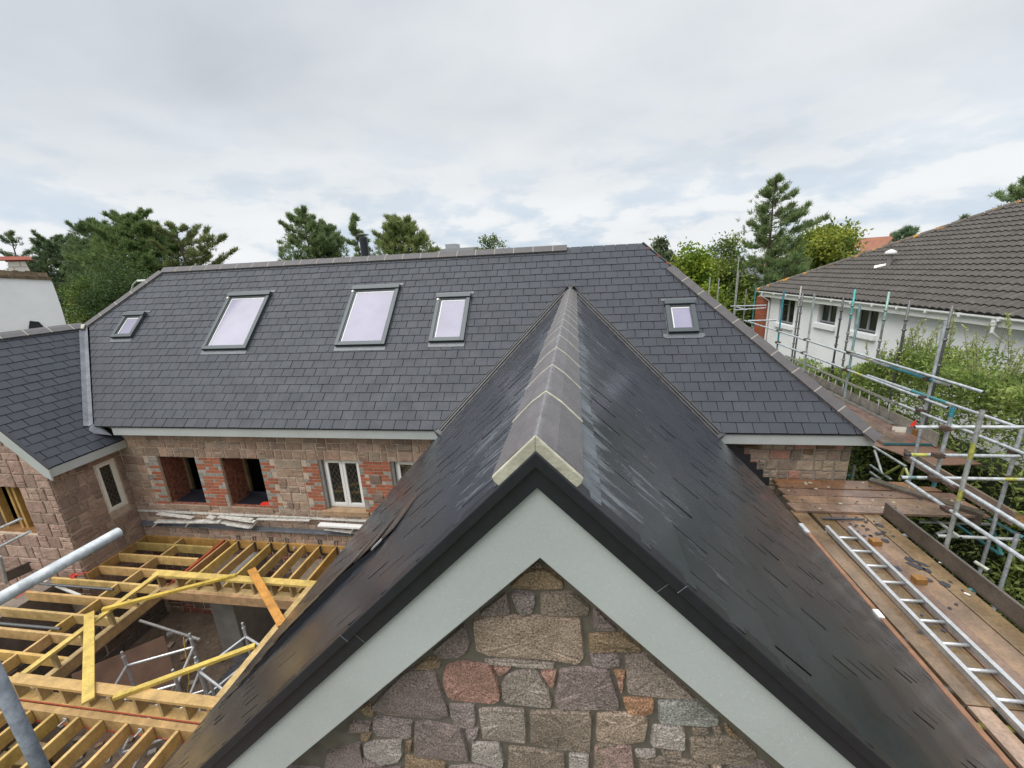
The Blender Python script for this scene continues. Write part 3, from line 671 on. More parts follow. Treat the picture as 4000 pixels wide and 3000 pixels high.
# leaded casements
def casement(name,X0,X1,z0,z1,y,mt,leaves,lbl,axis=0):
    """axis 0: faces -Y at plane y; axis 1: faces +X at plane y (X0,X1 are Y)"""
    T=(lambda u,v,d:V3(u,y+d,v)) if axis==0 else (lambda u,v,d:V3(y-d,u,v))
    def bx(b,a,c,v0,v1,d0,d1):
        p=T(a,v0,d0); b.obox(p,T(c,v0,d0)-p,T(a,v1,d0)-p,T(a,v0,d1)-p)
    b=MB(); f=.035
    for q in ((X0,X0+f,z0,z1),(X1-f,X1,z0,z1),(X0+f,X1-f,z0,z0+f),(X0+f,X1-f,z1-f,z1)): bx(b,*q,.0,.07)
    w_=b.build('casement_window',mt,house,bevel=.003); tag(w_,lbl)
    n=leaves; lw=(X1-X0-2*f)/n
    for k in range(n):
        a=X0+f+k*lw+.004; c=a+lw-.008; s=.062
        b=MB()
        for q in ((a,a+s,z0+f,z1-f),(c-s,c,z0+f,z1-f),(a+s,c-s,z0+f,z0+f+s),(a+s,c-s,z1-f-s,z1-f)): bx(b,*q,-.012,.05)
        b.build('sash',mt,w_,bevel=.004)
        g0,g1,h0,h1=a+s,c-s,z0+f+s,z1-f-s
        one('pane',M_glass,lambda b:bx(b,g0,g1,h0,h1,.018,.026),parent=w_)
        def came(b):
            dw=(g1-g0)/2.5; dh=dw*1.5
            for sg in (1,-1):
                i=-12
                while i<24:
                    # line v = h0 + (u-g0)*sg*dh/dw + i*dh
                    pts=[]
                    m=sg*dh/dw; c0=h0+i*dh*1.0
                    seg=[(g0,c0),(g1,c0+m*(g1-g0))]
                    # clip to vertical range
                    (ua,va),(ub,vb)=seg
                    if (va<h0 and vb<h0) or (va>h1 and vb>h1): i+=1; continue
                    def at(v): return ua+(v-va)/(vb-va)*(ub-ua)
                    P_=[(ua,va),(ub,vb)]
                    for q_ in (0,1):
                        u_,v_=P_[q_]
                        if v_<h0: P_[q_]=(at(h0),h0)
                        if v_>h1: P_[q_]=(at(h1),h1)
                    if abs(P_[0][0]-P_[1][0])>.01:
                        b.beam(T(*P_[0],.016),T(*P_[1],.016),.005,.004,up=T(0,0,-1)-T(0,0,0))
                    i+=1
        one('lead_lattice',M_leadcame,came,parent=w_)
    return w_
casement('casement_window',-5.42+.07,-4.50,-4.87,Z1,WY+.09,M_whitep,2,'white two-leaf leaded casement window')
casement('casement_window',-3.80+.07,-2.88,-4.87,Z1,WY+.09,M_whitep,2,'white leaded casement window cut off by the gable roof')
for a in (-5.42,-3.80): one('timber_lining',M_conc,lambda b:b.box((a,WY+.02,-4.87),(a+.07,WY+.2,Z1)),parent=house)
for (a,c,z0,z1) in sill: one('stone_sill',M_stone2,lambda b:b.prism([(a,WY-.05,z0),(a,WY-.05,z1-.05),(a,WY+.14,z1),(a,WY+.14,z0)],(c-a,0,0),(.36,.24,.14)),parent=house)
for (a,c) in ((-9.5,-8.3),(-7.85,-6.7)): one('stone_sill',M_stone2,lambda b:b.box((a,WY-.03,Z0-.1),(c,WY+.02,Z0-.005),(.30,.21,.15)),parent=house)
# wall piece right of the gable roof
b=MB(); rubble(b,Pm,2.2,4.66,mkrows([-4.2,-4.02,-3.86,-3.70,-3.50,-3.30,-3.12,-3.05]),[],44,wr=(.16,.4),relief=.022,pal=[(.29,.22,.165),(.33,.255,.19),(.25,.2,.155),(.35,.28,.2),(.33,.24,.18),(.36,.19,.14),(.19,.12,.06)]); b.build('wall_stones',M_stone2,house)
one('wall',M_mortar_g,lambda b:b.box((2.2,WY,-8.2),(4.66,13.3,-3.0)),parent=house)
def steps(b):
    x,z=2.80,-3.10
    for i in range(6): b.box((2.1,WY-.075,z-.145),(x,WY-.045,z)); x+=.118; z-=.145
tag(one('step_flashing',M_black,steps,parent=house),'dark stepped lead flashing against the stone wall')
# left wing of the house: slopes, ridge, verge
LX,LZ=-10.05,-3.3; LYV=5.96; LRX,LRZ=-12.45,-.9
hl=lambda u,v:[(1,0,LYV+.01)]+([(-1,Q,-(EY-10.42-LX)*1.0*-1.0)] if False else [])+([(-1,Q,-6.73+.09)] if v>.5 else [(-1,0,-7.385)])
b=MB(); slates(b,(LX,0,LZ),(0,1,0),(-Q,0,Q),(Q,0,Q),17,LYV,10.0,hl,seed=51,vmax=3.39); tag(b.build('left_wing_slates',M_slate,house),'grey slates of the lower left wing roof')
def lbody(b):
    c=(.05,.053,.06); e=.016
    b.add([(LX,LYV+.02,LZ-e),(LX,7.38,LZ-e),(-10.5,7.38,-2.89-e),(LRX,9.05,LRZ-e),(LRX,LYV+.02,LRZ-e)],[(0,1,2,3,4)],c)
    b.add([(LRX,LYV,LRZ-e),(LRX,12,LRZ-e),(LRX-2.4,12,LZ-e),(LRX-2.4,LYV,LZ-e)],[(0,1,2,3)],c)
one('roof_deck',M_slate,lbody,parent=house)
ridge_run('ridge_tile',(LRX,LYV,LRZ+.01),(LRX,9.0,LRZ+.01),(-1,0,-1),(1,0,-1),(-1,0,1),(1,0,1),house,M_clay,M_mortar,wd=.15)
def lval(b):
    t=V3(LRX,9.05,LRZ); f=V3(-10.44,7.08,-2.89); d=nrm(f-t); a=nrm(np.cross(d,NM)); a=a if a[0]>0 else -a; n2=V3(Q,0,Q); c=nrm(np.cross(d,n2)); c=c if c[1]<0 else -c
    for s,nn in ((a,V3(*NM)),(c,n2)):
        b.add([t+nn*.017,f+nn*.017,f+s*.10+nn*.02,t+s*.10+nn*.02],[(0,1,2,3)])
    b.add([f+V3(0,.02,.02),f+a*.1+V3(*NM)*.02,f+V3(.42,-.02,-.06),f+V3(.38,.1,-.24),f+V3(.05,-.1,-.1)],[(0,1,2,3,4)])
tag(one('valley_lead',M_lead,lval,parent=house),'dull grey lead valley between the left wing and the main slope')
one('mortar',M_mortar,lambda b:b.prism([V3(-12.42,8.98,-.90),V3(-12.34,9.02,-.90),V3(-12.28,8.9,-1.0),V3(-12.36,8.86,-1.0)],V3(.02,-.03,.03)),parent=house,bevel=.01)
def lfas(b):
    b.box((LX-.03,LYV,LZ-.20),(LX-.005,7.39,LZ-.022))
    d=V3(-Q,0,Q); n=V3(Q,0,Q); A=V3(LX+.02,LYV,LZ-.02)
    b.prism([A+n*.0-V3(.0,0,0),A+d*6.0,A+d*6.0-n*.2,A-n*.2+V3(-.02,0,-.0),A+V3(.0,0,-.24)],(0,-.028,0))
tag(one('fascia',M_fascia,lfas,parent=house,bevel=.003),'pale grey fascia and barge board of the left wing')
one('verge_trim',M_black,lambda b:b.prism([V3(LX+.02,LYV-.03,LZ-.018),V3(LX-4,LYV-.03,LZ+4.0-.018+.02),V3(LX-4,LYV-.03,LZ+4.04),V3(LX+.02,LYV-.03,LZ+.004)],(0,.06,0)),parent=house)
# left wing walls
Pl=lambda u,v,h:V3(-10.3+h,u,v)
lw=(6.82,7.25,-4.86,-3.70)
b=MB(); rubble(b,Pl,6.05,7.4,mkrows([-6.5,-6.2,-5.95,-5.72,-5.5,-5.26,-5.02,-4.84,-4.56,-4.3,-4.02,-3.7,-3.4]),[lw],61,wr=(.2,.5),relief=.012,pal=[(.31,.21,.16),(.28,.19,.15),(.34,.235,.18)]); b.build('wall_stones',M_stone2,house)
Pg=lambda u,v,h:V3(u,6.05-h,v)
gop=(-12.4,-11.12,-4.92,-3.80)
b=MB(); rubble(b,Pg,-15,-10.3,mkrows([-6.6,-6.3,-6.05,-5.8,-5.5,-5.2,-4.92,-4.62,-4.36,-4.08,-3.8,-3.5,-3.2,-2.9,-2.6]),[gop],67,wr=(.22,.6),relief=.016,pal=[(.36,.24,.19),(.32,.215,.17),(.39,.27,.21)],skip=lambda u,v:v>-3.3-(u+10.05)-.42); b.build('wall_stones',M_stone2,house)
def lback(b):
    b.box((-10.6,6.06,-8.2),(-10.31,6.82,-3.3)); b.box((-10.6,7.25,-8.2),(-10.31,7.4,-3.3)); b.box((-10.6,6.82,-8.2),(-10.31,7.25,-4.86)); b.box((-10.6,6.82,-3.7),(-10.31,7.25,-3.3))
    b.box((-15,6.06,-8.2),(-10.601,6.4,-4.92)); b.box((-15,6.06,-4.92),(-12.4,6.4,-3.8)); b.box((-11.12,6.06,-4.92),(-10.601,6.4,-3.3)); b.box((-15,6.06,-3.8),(-11.121,6.4,-3.3))
    b.prism([(-10.55,6.06,-3.3),(-14.8,6.06,-3.3),(-12.45,6.06,-1.0)],(0,.3,0))
one('wall',M_wmortar,lback,parent=house)
one('window_opening',M_dark,lambda b:[b.quad((-15,7.6,-5.2),(-10.6,7.6,-5.2),(-10.6,7.6,-3.5),(-15,7.6,-3.5)),b.quad((-14.9,6.4,-5.2),(-14.9,7.6,-5.2),(-14.9,7.6,-3.5),(-14.9,6.4,-3.5)),b.quad((-10.62,6.4,-5.2),(-10.62,7.6,-5.2),(-10.62,7.6,-3.5),(-10.62,6.4,-3.5)),b.quad((-15,6.4,-4.95),(-10.6,6.4,-4.95),(-10.6,7.6,-4.95),(-15,7.6,-4.95)),b.quad((-15,6.4,-3.6),(-10.6,6.4,-3.6),(-10.6,7.6,-3.6),(-15,7.6,-3.6))],parent=house)
one('stud_frame',M_pine,lambda b:[b.box((x,6.2,-4.9),(x+.06,6.32,-3.8),(.50,.31,.10)) for x in (-12.15,-11.75,-11.62,-11.4)]+[b.box((-12.4,6.12,-4.92),(-11.05,6.5,-4.86),(.30,.15,.06))],parent=house)
casement('casement_window',lw[0],lw[1],lw[2],lw[3],-10.3-.03,M_creamp,1,'narrow cream framed leaded window in the left wing',axis=1)
# flue behind the ridge
fx,fy=atY((789,550),11.2)[0],11.2
fl=MB(); zt=atY((787,514),fy)[2]; fl.tube([(fx,fy,-.6),(fx,fy,zt)],.105,20); flo=fl.build('flue_pipe',M_flue,house,smooth=False)
one('flue_cap',M_steel,lambda b:[b.tube([(fx,fy,zt+.07),(fx,fy,zt+.085),(fx,fy,zt+.12)],[.16,.16,.04],20),b.tube([(fx,fy,zt),(fx,fy,zt+.03)],.085,16)]+[b.tube([(fx+.08*math.cos(a),fy+.08*math.sin(a),zt),(fx+.08*math.cos(a),fy+.08*math.sin(a),zt+.08)],.008,5) for a in (0,2.1,4.2)],parent=flo)
# ------------------------------------------------------------------ gable wall of the projecting wing: stones drawn one by one
GY=WY0+.135
def G(c,u,v): q=atY(cs(c,u,v),GY); return (q[0],q[2])
GS=[('R',[(870,1290),(1000,1160),(1110,1140),(1200,1150),(1330,1250),(1330,1300),(1200,1315),(1050,1310)],5),('R',[(1050,1125),(1107,1070),(1165,1125)],1),
('R',[(600,1530),(840,1340),(872,1520),(820,1545)],0),('R',[(875,1350),(940,1335),(1085,1365),(1090,1430),(1060,1520),(1010,1540),(960,1530),(920,1480)],2),('R',[(1125,1350),(1400,1345),(1560,1470),(1540,1535),(1340,1545),(1130,1530)],1),
('P',[(1000,360),(1150,330),(1500,335),(1920,350),(1950,680),(1920,720),(1880,740),(1650,700),(1150,670),(1020,620),(995,420)],4),('P',[(640,640),(920,400),(945,470),(975,560),(940,640),(870,690),(720,690)],0),
('P',[(480,780),(600,695),(720,700),(715,760),(640,785)],5),('P',[(120,1110),(390,830),(450,790),(640,790),(690,870),(715,960),(780,1130),(790,1180),(720,1210),(400,1190),(170,1160)],0),
('P',[(735,840),(770,760),(900,730),(1150,760),(1200,880),(1230,1000),(1225,1050),(1180,1080),(830,1050),(770,1010),(740,920)],3),('P',[(1165,765),(1330,760),(1300,800),(1220,845)],3),
('P',[(1240,930),(1280,840),(1440,800),(1500,790),(1580,860),(1650,980),(1675,1080),(1660,1120),(1280,1080),(1245,1030)],6),('P',[(1570,810),(1710,800),(1700,900),(1670,950)],3),('P',[(1090,710),(1300,700),(1690,740),(1690,775),(1540,770),(1110,735)],6),
('P',[(1740,800),(1900,775),(2165,795),(2200,900),(2255,1080),(2240,1135),(1720,1120),(1690,1060)],0),('P',[(785,1100),(1000,1090),(1020,1200),(1010,1280),(930,1290),(840,1260),(800,1180)],2),
('P',[(1040,1140),(1200,1130),(1430,1140),(1450,1250),(1450,1420),(1080,1380),(1060,1280)],6),('P',[(1480,1160),(1700,1150),(1990,1160),(2020,1210),(2000,1500),(1700,1470),(1490,1420)],1),
('P',[(140,1215),(200,1205),(470,1240),(470,1370),(440,1375),(160,1350),(130,1280)],2),('P',[(490,1260),(560,1235),(880,1300),(930,1420),(960,1560),(950,1580),(490,1530)],0),('P',[(930,1310),(1040,1300),(1030,1370),(990,1420),(950,1400)],2),
('P',[(985,1430),(1220,1430),(1240,1500),(1260,1600),(1240,1640),(980,1570)],7),('P',[(1300,1460),(1700,1500),(1780,1520),(1790,1780),(1290,1790)],1),('P',[(50,1450),(120,1420),(380,1400),(390,1520),(350,1590),(200,1610),(60,1540)],7),
('P',[(410,1540),(600,1560),(760,1600),(750,1720),(410,1700)],5),('P',[(415,1400),(470,1420),(460,1500),(440,1510),(415,1480)],5),('P',[(20,1130),(100,1080),(150,1140),(140,1190),(90,1190)],5),('P',[(20,1350),(120,1340),(100,1400),(40,1410)],5),
('P',[(780,1640),(1000,1620),(1180,1659),(1250,1670),(1260,1800),(780,1800)],2),('P',[(1820,1520),(1990,1530),(1990,1750),(1820,1740)],7),('Q',[(70,1180),(190,1165),(480,1185),(510,1240),(480,1400),(300,1430),(60,1390)],4),
('Q',[(45,1480),(80,1440),(300,1440),(370,1470),(390,1640),(300,1720),(50,1700)],8),('Q',[(10,660),(240,655),(270,700),(265,745),(180,775),(20,740)],2),('Q',[(0,490),(280,480),(450,600),(445,635),(0,635)],5),
('Q',[(30,290),(60,270),(230,430),(240,455),(60,450),(30,420)],0),('Q',[(310,690),(350,660),(490,665),(830,960),(915,1040),(600,1020),(330,990)],9),('Q',[(290,1040),(560,1050),(555,1150),(520,1180),(400,1180),(320,1150)],10),
('Q',[(215,810),(310,805),(310,870),(240,870)],10),('Q',[(240,890),(300,885),(285,1000),(260,960)],3),('Q',[(600,1070),(930,1060),(1120,1210),(1110,1260),(1050,1270),(600,1240)],11),('Q',[(550,1280),(800,1280),(830,1340),(830,1470),(790,1480),(530,1440)],7),
('Q',[(880,1280),(1030,1290),(1030,1330),(1000,1345),(880,1340)],1),('Q',[(1060,1290),(1140,1290),(1150,1350),(1070,1350)],1),('Q',[(1160,1280),(1190,1270),(1290,1370),(1200,1365)],5),('Q',[(870,1390),(1200,1380),(1330,1400),(1450,1500),(1400,1600),(1000,1590),(870,1540)],1),
('Q',[(400,1490),(570,1490),(580,1530),(480,1545),(400,1530)],7),('Q',[(430,1570),(700,1550),(1030,1610),(1030,1720),(430,1720)],1),('Q',[(620,1490),(800,1500),(800,1540),(640,1540)],1),('Q',[(1060,1620),(1140,1610),(1160,1720),(1060,1720)],4),
('Q',[(1180,1600),(1500,1580),(1640,1690),(1600,1780),(1180,1760)],0),('P',[(-60,1240),(110,1250),(115,1320),(-80,1330)],0),('P',[(-260,1500),(20,1430),(40,1560),(180,1630),(380,1640),(380,1720),(-300,1720)],0),
('P',[(2060,1440),(2230,1420),(2235,1700),(2020,1690)],1)]
GP=[tuple(x*1.28 for x in q) for q in [(.170,.132,.120),(.175,.138,.106),(.205,.165,.152),(.255,.145,.112),(.265,.20,.15),(.195,.138,.085),(.225,.187,.158),(.27,.237,.212),(.255,.172,.148),(.235,.187,.158),(.28,.155,.09),(.235,.23,.21)]]
b=MB(); r=random.Random(77); Pgw=lambda u,v,h:V3(u,GY-h,v)
for c,pl,ci in GS:
    poly=[G(c,u,v) for u,v in pl]
    # round the corners a little
    q=[]
    for i in range(len(poly)):
        p=np.array(poly[i]); a_=np.array(poly[i-1]); e_=np.array(poly[(i+1)%len(poly)])
        q+= [p+(a_-p)*min(.13,.007/max(np.linalg.norm(a_-p),1e-6)),p+(e_-p)*min(.13,.007/max(np.linalg.norm(e_-p),1e-6))]
    stone(b,Pgw,q,r,.015,GP[ci],inset=.005,mort=-.002,sub=1)
# lower courses, below what the photograph shows
zlow=G('P',800,1800)[1]
rubble(b,Pgw,-2.6,2.5,mkrows([zlow-.9,zlow-.66,zlow-.5,zlow-.3,zlow-.15,zlow]),[],91,wr=(.1,.32),relief=.012,pal=GP[:3]+GP[6:7],skip=lambda u,v:abs(u-WX)>(WZ-v)-.3)
def traced(u,v): q=CM@V3(u,GY,v); return (1500+FPX*q[1]/q[2])/S<1735
rubble(b,Pgw,-2.6,2.5,mkrows([zlow,zlow+.14,zlow+.26,zlow+.42,zlow+.56]),[],92,wr=(.1,.3),relief=.012,pal=GP[:3]+GP[6:7],skip=lambda u,v:traced(u,v) or abs(u-WX)>(WZ-v)-.28)
tag(b.build('gable_stones',M_stone,house),'rough granite stones of the near gable wall')
one('gable_wall',M_gmortar,lambda b:b.prism([(WX,GY,WZ-.25),(WX+2.7,GY,WZ-2.95),(WX+2.7,GY,-8.2),(WX-2.7,GY,-8.2),(WX-2.7,GY,WZ-2.95)],(0,.25,0)),parent=house)
# ------------------------------------------------------------------ broken white flashing along the wall
fs=thing('broken_flashing','broken white plastic trim and lead strip hanging along the stone wall below the windows','trim',(-7,7.3,-5.2))
def wl(p,y=7.36): return atY(p,y)
one('lead_strip',M_lead,lambda b:[b.box((-10.27,7.35,-5.47),(-2.7,7.378,-5.40)),b.box((-10.27,7.30,-5.475),(-2.7,7.349,-5.455))],parent=fs)
one('white_edge',M_wfade,lambda b:b.box((-10.27,7.352,-5.14),(-2.7,7.385,-5.10)),parent=fs)
PCS=[('V',(1380,1105),(1690,1135),.10,.05),('V',(1810,1130),(1880,1145),.10,.05),('V',(1900,1135),(2190,1155),.09,.05),('V',(1370,1168),(1930,1165),.12,.09),('V',(1930,1175),(2200,1215),.11,.06),('V',(1360,1205),(1400,1175),.16,.05),('V',(1650,1200),(1670,1175),.16,.05),
     ('W',(0,925),(230,945),.09,.05),('W',(0,965),(200,990),.13,.07),('W',(215,985),(235,955),.15,.05),('W',(240,935),(700,948),.07,.02),('W',(780,972),(1175,990),.12,.12),('W',(830,1015),(1120,1045),.10,.015),('W',(1060,1035),(1085,1000),.16,.06)]
for c,p,q,d_,h_ in PCS:
    A_=atY(cs(c,*p),7.33); B_=atY(cs(c,*q),7.33)
    one('trim_piece',M_wfade if h_<.1 else M_whitep,lambda b:b.beam(A_+V3(0,-d_/2,0),B_+V3(0,-d_/2+rnd.uniform(-.03,.03),rnd.uniform(-.02,.02)),d_,max(.010,h_*.32)),parent=fs)
# ------------------------------------------------------------------ flat roof framing (carcass of the extension)
def tc_(k=0):
    f=rnd.uniform(.85,1.15); return (.59*f,.395*f*rnd.uniform(.93,1.05),.135*f*rnd.uniform(.8,1.25))
JZ=-5.8; JH=.195; JW=.047
fr=thing('roof_framing','new yellow timber joists of the flat roof with a raised lantern kerb','timber frame',(-7.5,4.5,-8.2))
def joist(nm,a,b_,w=JW,h=JH,c=None,m=M_pine,lbl=None):
    o=one(nm,m,lambda q:q.beam(a,b_,w,h,c or tc_()),parent=fr,bevel=.002); return tag(o,lbl)
joist('ledger',(-10.3,7.372,JZ+.0),(-2.75,7.372,JZ),w=.05,c=(.48,.27,.08))
joist('wall_plate',(-10.272,6.06,JZ),(-10.272,7.34,JZ),w=.05,c=(.45,.26,.09))
OX0,OX1,OY0,OY1=-8.14,-4.86,3.60,5.86     # lantern opening
for x in (-7.78,-7.36,-6.94,-6.53,-6.12,-5.72,-5.32,-4.92,-4.52,-4.12,-3.72,-3.32): joist('joist',(x,7.34,JZ-.003),(x,5.97,JZ-.003))
joist('red_joist',(-8.12,7.34,JZ+.02),(-8.09,5.9,JZ+.02),w=.05,c=(1,1,1),m=M_redpaint,lbl='red primed steel edge beside the long joist')
joist('joist',(-8.045,7.34,JZ-.001),(-8.03,5.9,JZ-.001),c=(.42,.25,.11))
lx=[(7.10,-10.24),(6.70,-10.24),(6.29,-10.24),(5.88,-10.9),(5.48,-10.95),(5.07,-10.95),(4.66,-10.95),(4.26,-10.95),(3.86,-10.95)]
for y,x0 in lx: joist('joist',(x0,y,JZ),(-8.20,y,JZ),c=tc_() if y<7 else (.42,.30,.10))
ys=[7.34]+[y for y,_ in lx]
for i in range(len(ys)-1): joist('noggin',(-9.22+(.04 if i%2 else -.03),ys[i]-(.0 if i==0 else .026),JZ-.004),(-9.22+(.04 if i%2 else -.03),ys[i+1]+.026,JZ-.004))
for x in (-8.6,-8.2,-7.80,-7.39,-6.97,-6.575,-6.165,-5.76,-5.355,-4.95,-4.55,-4.15,-3.75,-3.35): joist('joist',(x,3.47,JZ-.004),(x,.4,JZ-.004))
for x in (-10.6,-10.2,-9.8,-9.4,-9.0): joist('joist',(x,3.47,JZ-.004),(x,.4,JZ-.004))
# trimmers round the opening
joist('trimmer',(-10.9,3.52,JZ-.002),(-4.62,3.52,JZ-.002),w=.09,c=(.46,.29,.12))
joist('red_packer',(-10.9,3.585,JZ+.004),(-4.62,3.585,JZ+.004),w=.014,h=.012,c=(1,1,1),m=M_redpaint)
joist('red_packer',(-10.9,3.468,JZ-.196),(-4.62,3.468,JZ-.196),w=.012,h=.014,c=(1,1,1),m=M_redpaint)
joist('trimmer',(-8.17,3.60,JZ-.001),(-8.17,5.9,JZ-.001),w=.05,c=(.44,.28,.13))
joist('trimmer',(-8.14,5.80,JZ-.002),(-4.6,5.80,JZ-.002),w=.09,c=(.47,.29,.15))
joist('trimmer',(-4.80,3.6,JZ-.001),(-4.80,5.75,JZ-.001),w=.09,c=(.44,.28,.13))
# kerb: sole plates, studs, top plates
PW=.145; TZ=-5.482
for nm,z,h in (('sole_plate',JZ+.006,.046),('top_plate',TZ,.047)):
    cc=(.63,.45,.13) if nm=='top_plate' else (.56,.40,.19)
    joist(nm,(-8.29,5.885,z),(-4.83,5.885,z),w=PW,h=h,c=cc)
    joist(nm,(-8.30,3.665,z),(-4.83,3.665,z),w=PW,h=h,c=(.50,.32,.12))
    joist(nm,(-8.2,3.74,z-.0005),(-8.2,5.81,z-.0005),w=.10,h=h,c=cc)
    joist(nm,(-4.885,3.74,z-.0005),(-4.885,5.81,z-.0005),w=.11,h=h,c=(.52,.36,.15))
for x in (-8.2,-7.78,-7.36,-6.94,-6.525,-6.12,-5.72,-5.32,-4.94):
    joist('stud',(x-.02,5.90,TZ-.047),(x-.02,5.90,JZ+.006),w=.045,h=.09) if False else one('stud',M_pine,lambda q:q.box((x-.022,5.83,JZ+.006),(x+.022,5.945,TZ-.047),(.36,.26,.13)),parent=fr)
    one('stud',M_pine,lambda q:q.box((x-.022,3.60,JZ+.006),(x+.022,3.735,TZ-.047),(.40,.29,.14)),parent=fr)
for i in range(4):
    y=4.1+i*.42
    one('stud',M_pine,lambda q:q.box((-8.245,y-.022,JZ+.006),(-8.155,y+.022,TZ-.047),(.38,.28,.13)),parent=fr)
    one('stud',M_pine,lambda q:q.box((-4.93,y-.022,JZ+.006),(-4.84,y+.022,TZ-.047),(.38,.28,.13)),parent=fr)
# joist hangers and bolts
def hang(b):
    for x in (-7.78,-7.36,-6.94,-6.53,-5.72,-5.32): 
        for s in (-1,1): b.box((x+s*.03-.008,7.30,JZ-.2),(x+s*.03+.008,7.345,JZ+.01)); b.box((x+s*.03-.012,7.375,JZ+.001),(x+s*.03+.012,7.39,JZ+.12))
one('joist_hanger',M_steel,hang,parent=fr)
for (x,y,z) in ((-6.35,7.33,JZ-.1),(-5.2,7.33,JZ-.1)): one('bolt',M_alu,lambda b:[b.tube([(x,y+.02,z),(x,y-.05,z)],.012,8),b.box((x-.03,y-.002,z-.03),(x+.03,y+.01,z+.03))],parent=fr)
for (x,y,z) in ((-7.2,3.46,JZ-.08),(-5.95,3.46,JZ-.08)): one('bolt',M_alu,lambda b:[b.tube([(x,y+.02,z),(x,y-.09,z)],.011,8),b.box((x-.03,y-.008,z-.03),(x+.03,y+.004,z+.03))],parent=fr)
# loose lengths
def loose(lbl,pa,pb,w,h,c,za,zb=None):
    a=atZ(pa,za); e=atZ(pb,zb if zb is not None else za); o=one('timber_length',M_pine,lambda q:q.beam(a,e,w,h,c),lbl,'timber',bevel=.002); return o
loose('long yellow board lying askew across the back left corner of the lantern kerb',cs('Y',880,280),cs('B',1085,650),.07,.05,(.60,.42,.075),TZ+.055)
loose('long yellow timber lying across the lantern opening to its right side',cs('Y',975,1040),cs('Y',2200,590),.075,.05,(.58,.42,.09),TZ+.055)
loose('short flat yellow board lying front to back beside the lantern opening',cs('Y',770,315),cs('Y',760,1075),.13,.035,(.58,.41,.10),TZ+.08,TZ+.04)
loose('orange board leaning across the back right of the lantern opening',cs('B',1290,580),cs('B',1700,1310),.135,.035,(.52,.24,.045),TZ+.16,TZ+.045)
# steel tubes lying on the joists
for lb,a,e,bb in (('grey steel tube lying on the joists nearest the wall',cs('A',540,780),cs('A',1500,855),.024),('grey steel tube lying on the joists at the left edge',cs('A',-200,1285),cs('A',800,1375),.024)):
    p=atZ(a,JZ+.025); q=atZ(e,JZ+.025); one('steel_tube',M_steel,lambda b:b.tube([p,q],bb,12,(1,1,1)),lb,'tube')
one('white_batten',M_whitep,lambda b:b.beam(atZ(cs('A',600,740),JZ-.22),atZ(cs('A',1060,930),JZ-.3),.05,.03),'white plastic batten poking up between the joists','batten')
one('red_flag',M_red,lambda b:[b.tube([atZ(cs('A',985,690),JZ+.02)+V3(.05*math.cos(t),.03*math.sin(t*1.7),.03+.03*math.sin(t*2.3)) for t in np.linspace(0,9,26)],.012,5),b.tube([atZ(cs('A',985,690),JZ+.02)+V3(-.03,-.05,.0),atZ(cs('A',985,690),JZ+.02)+V3(.13,.14,.02)],.010,5)],'bundle of red tape tied at the edge of the joists','tape')
# ------------------------------------------------------------------ ground floor below the framing
def lowwalls(b):
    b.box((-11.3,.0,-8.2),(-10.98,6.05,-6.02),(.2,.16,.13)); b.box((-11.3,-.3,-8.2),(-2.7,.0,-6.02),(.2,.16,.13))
bw=MB(); lowwalls(bw); ew=bw.build('extension_wall',M_stone2,None); tag(ew,'low stone walls carrying the joists of the flat roof','wall')
b=MB(); Pw=lambda u,v,h:V3(u,WY-h,v)
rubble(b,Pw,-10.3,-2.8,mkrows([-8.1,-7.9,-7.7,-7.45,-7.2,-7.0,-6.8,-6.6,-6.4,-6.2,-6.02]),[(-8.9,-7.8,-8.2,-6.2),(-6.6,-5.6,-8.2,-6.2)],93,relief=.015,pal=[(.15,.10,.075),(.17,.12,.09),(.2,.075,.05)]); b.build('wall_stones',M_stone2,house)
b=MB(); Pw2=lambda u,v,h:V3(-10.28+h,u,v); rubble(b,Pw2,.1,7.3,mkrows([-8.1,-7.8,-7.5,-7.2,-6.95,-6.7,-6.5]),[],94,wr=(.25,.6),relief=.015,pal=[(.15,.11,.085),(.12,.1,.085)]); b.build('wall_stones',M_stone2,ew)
one('concrete_pier',M_conc,lambda b:b.box((-7.75,6.3,-8.2),(-7.2,7.38,-6.1)),'square grey concrete pier under the joists','pier',bevel=.01)
one('plywood_sheet',M_ply,lambda b:b.obox(V3(-8.75,4.35,-8.15),V3(.95,.95,0),V3(-.5,.4,1.3),V3(.02,-.02,.01)),'brown plywood sheet leaning below the lantern opening','plywood')
one('dark_tarpaulin',mat('tarpaulin',(.022,.022,.024),.6,bump=(3,.1)),lambda b:b.box((-6.4,4.6,-6.95),(-5.0,5.6,-6.9)),'dark platform of the alloy tower under the right of the opening','platform')
one('timber_stack',M_pine,lambda b:[b.box((-9.9,3.2+i*.2,-7.9+.03*(i%2)),(-9.0,3.35+i*.2,-7.7),(.3,.2,.09)) for i in range(5)],'stack of timber offcuts on the ground under the joists','timber stack')
for lb,pa,pb,c in (('dark weathered plank lying below the joists at the left',cs('A',20,1290),cs('A',500,985),(.12,.085,.055)),('orange brown plank lying below the joists beside the dark one',cs('A',150,1310),cs('A',700,985),(.36,.20,.07))):
    one('plank',M_pine,lambda b:b.beam(atZ(pa,-6.35),atZ(pb,-6.35),.14,.04,c),lb,'plank')
rb_=random.Random(31)
for k in range(12):
    x,y=rb_.uniform(-10,-5.4),rb_.uniform(.9,3.1); o=one('concrete_block',M_conc,lambda b:b.obox(V3(x,y,-8.045+(.22 if k%4==3 else 0)),V3(.44,rb_.uniform(-.12,.12),0),V3(.03,.1,0),V3(0,0,.215),(1,1,1)),'one of the grey concrete blocks lying on the ground under the near joists','concrete block',group='concrete blocks under the joists')
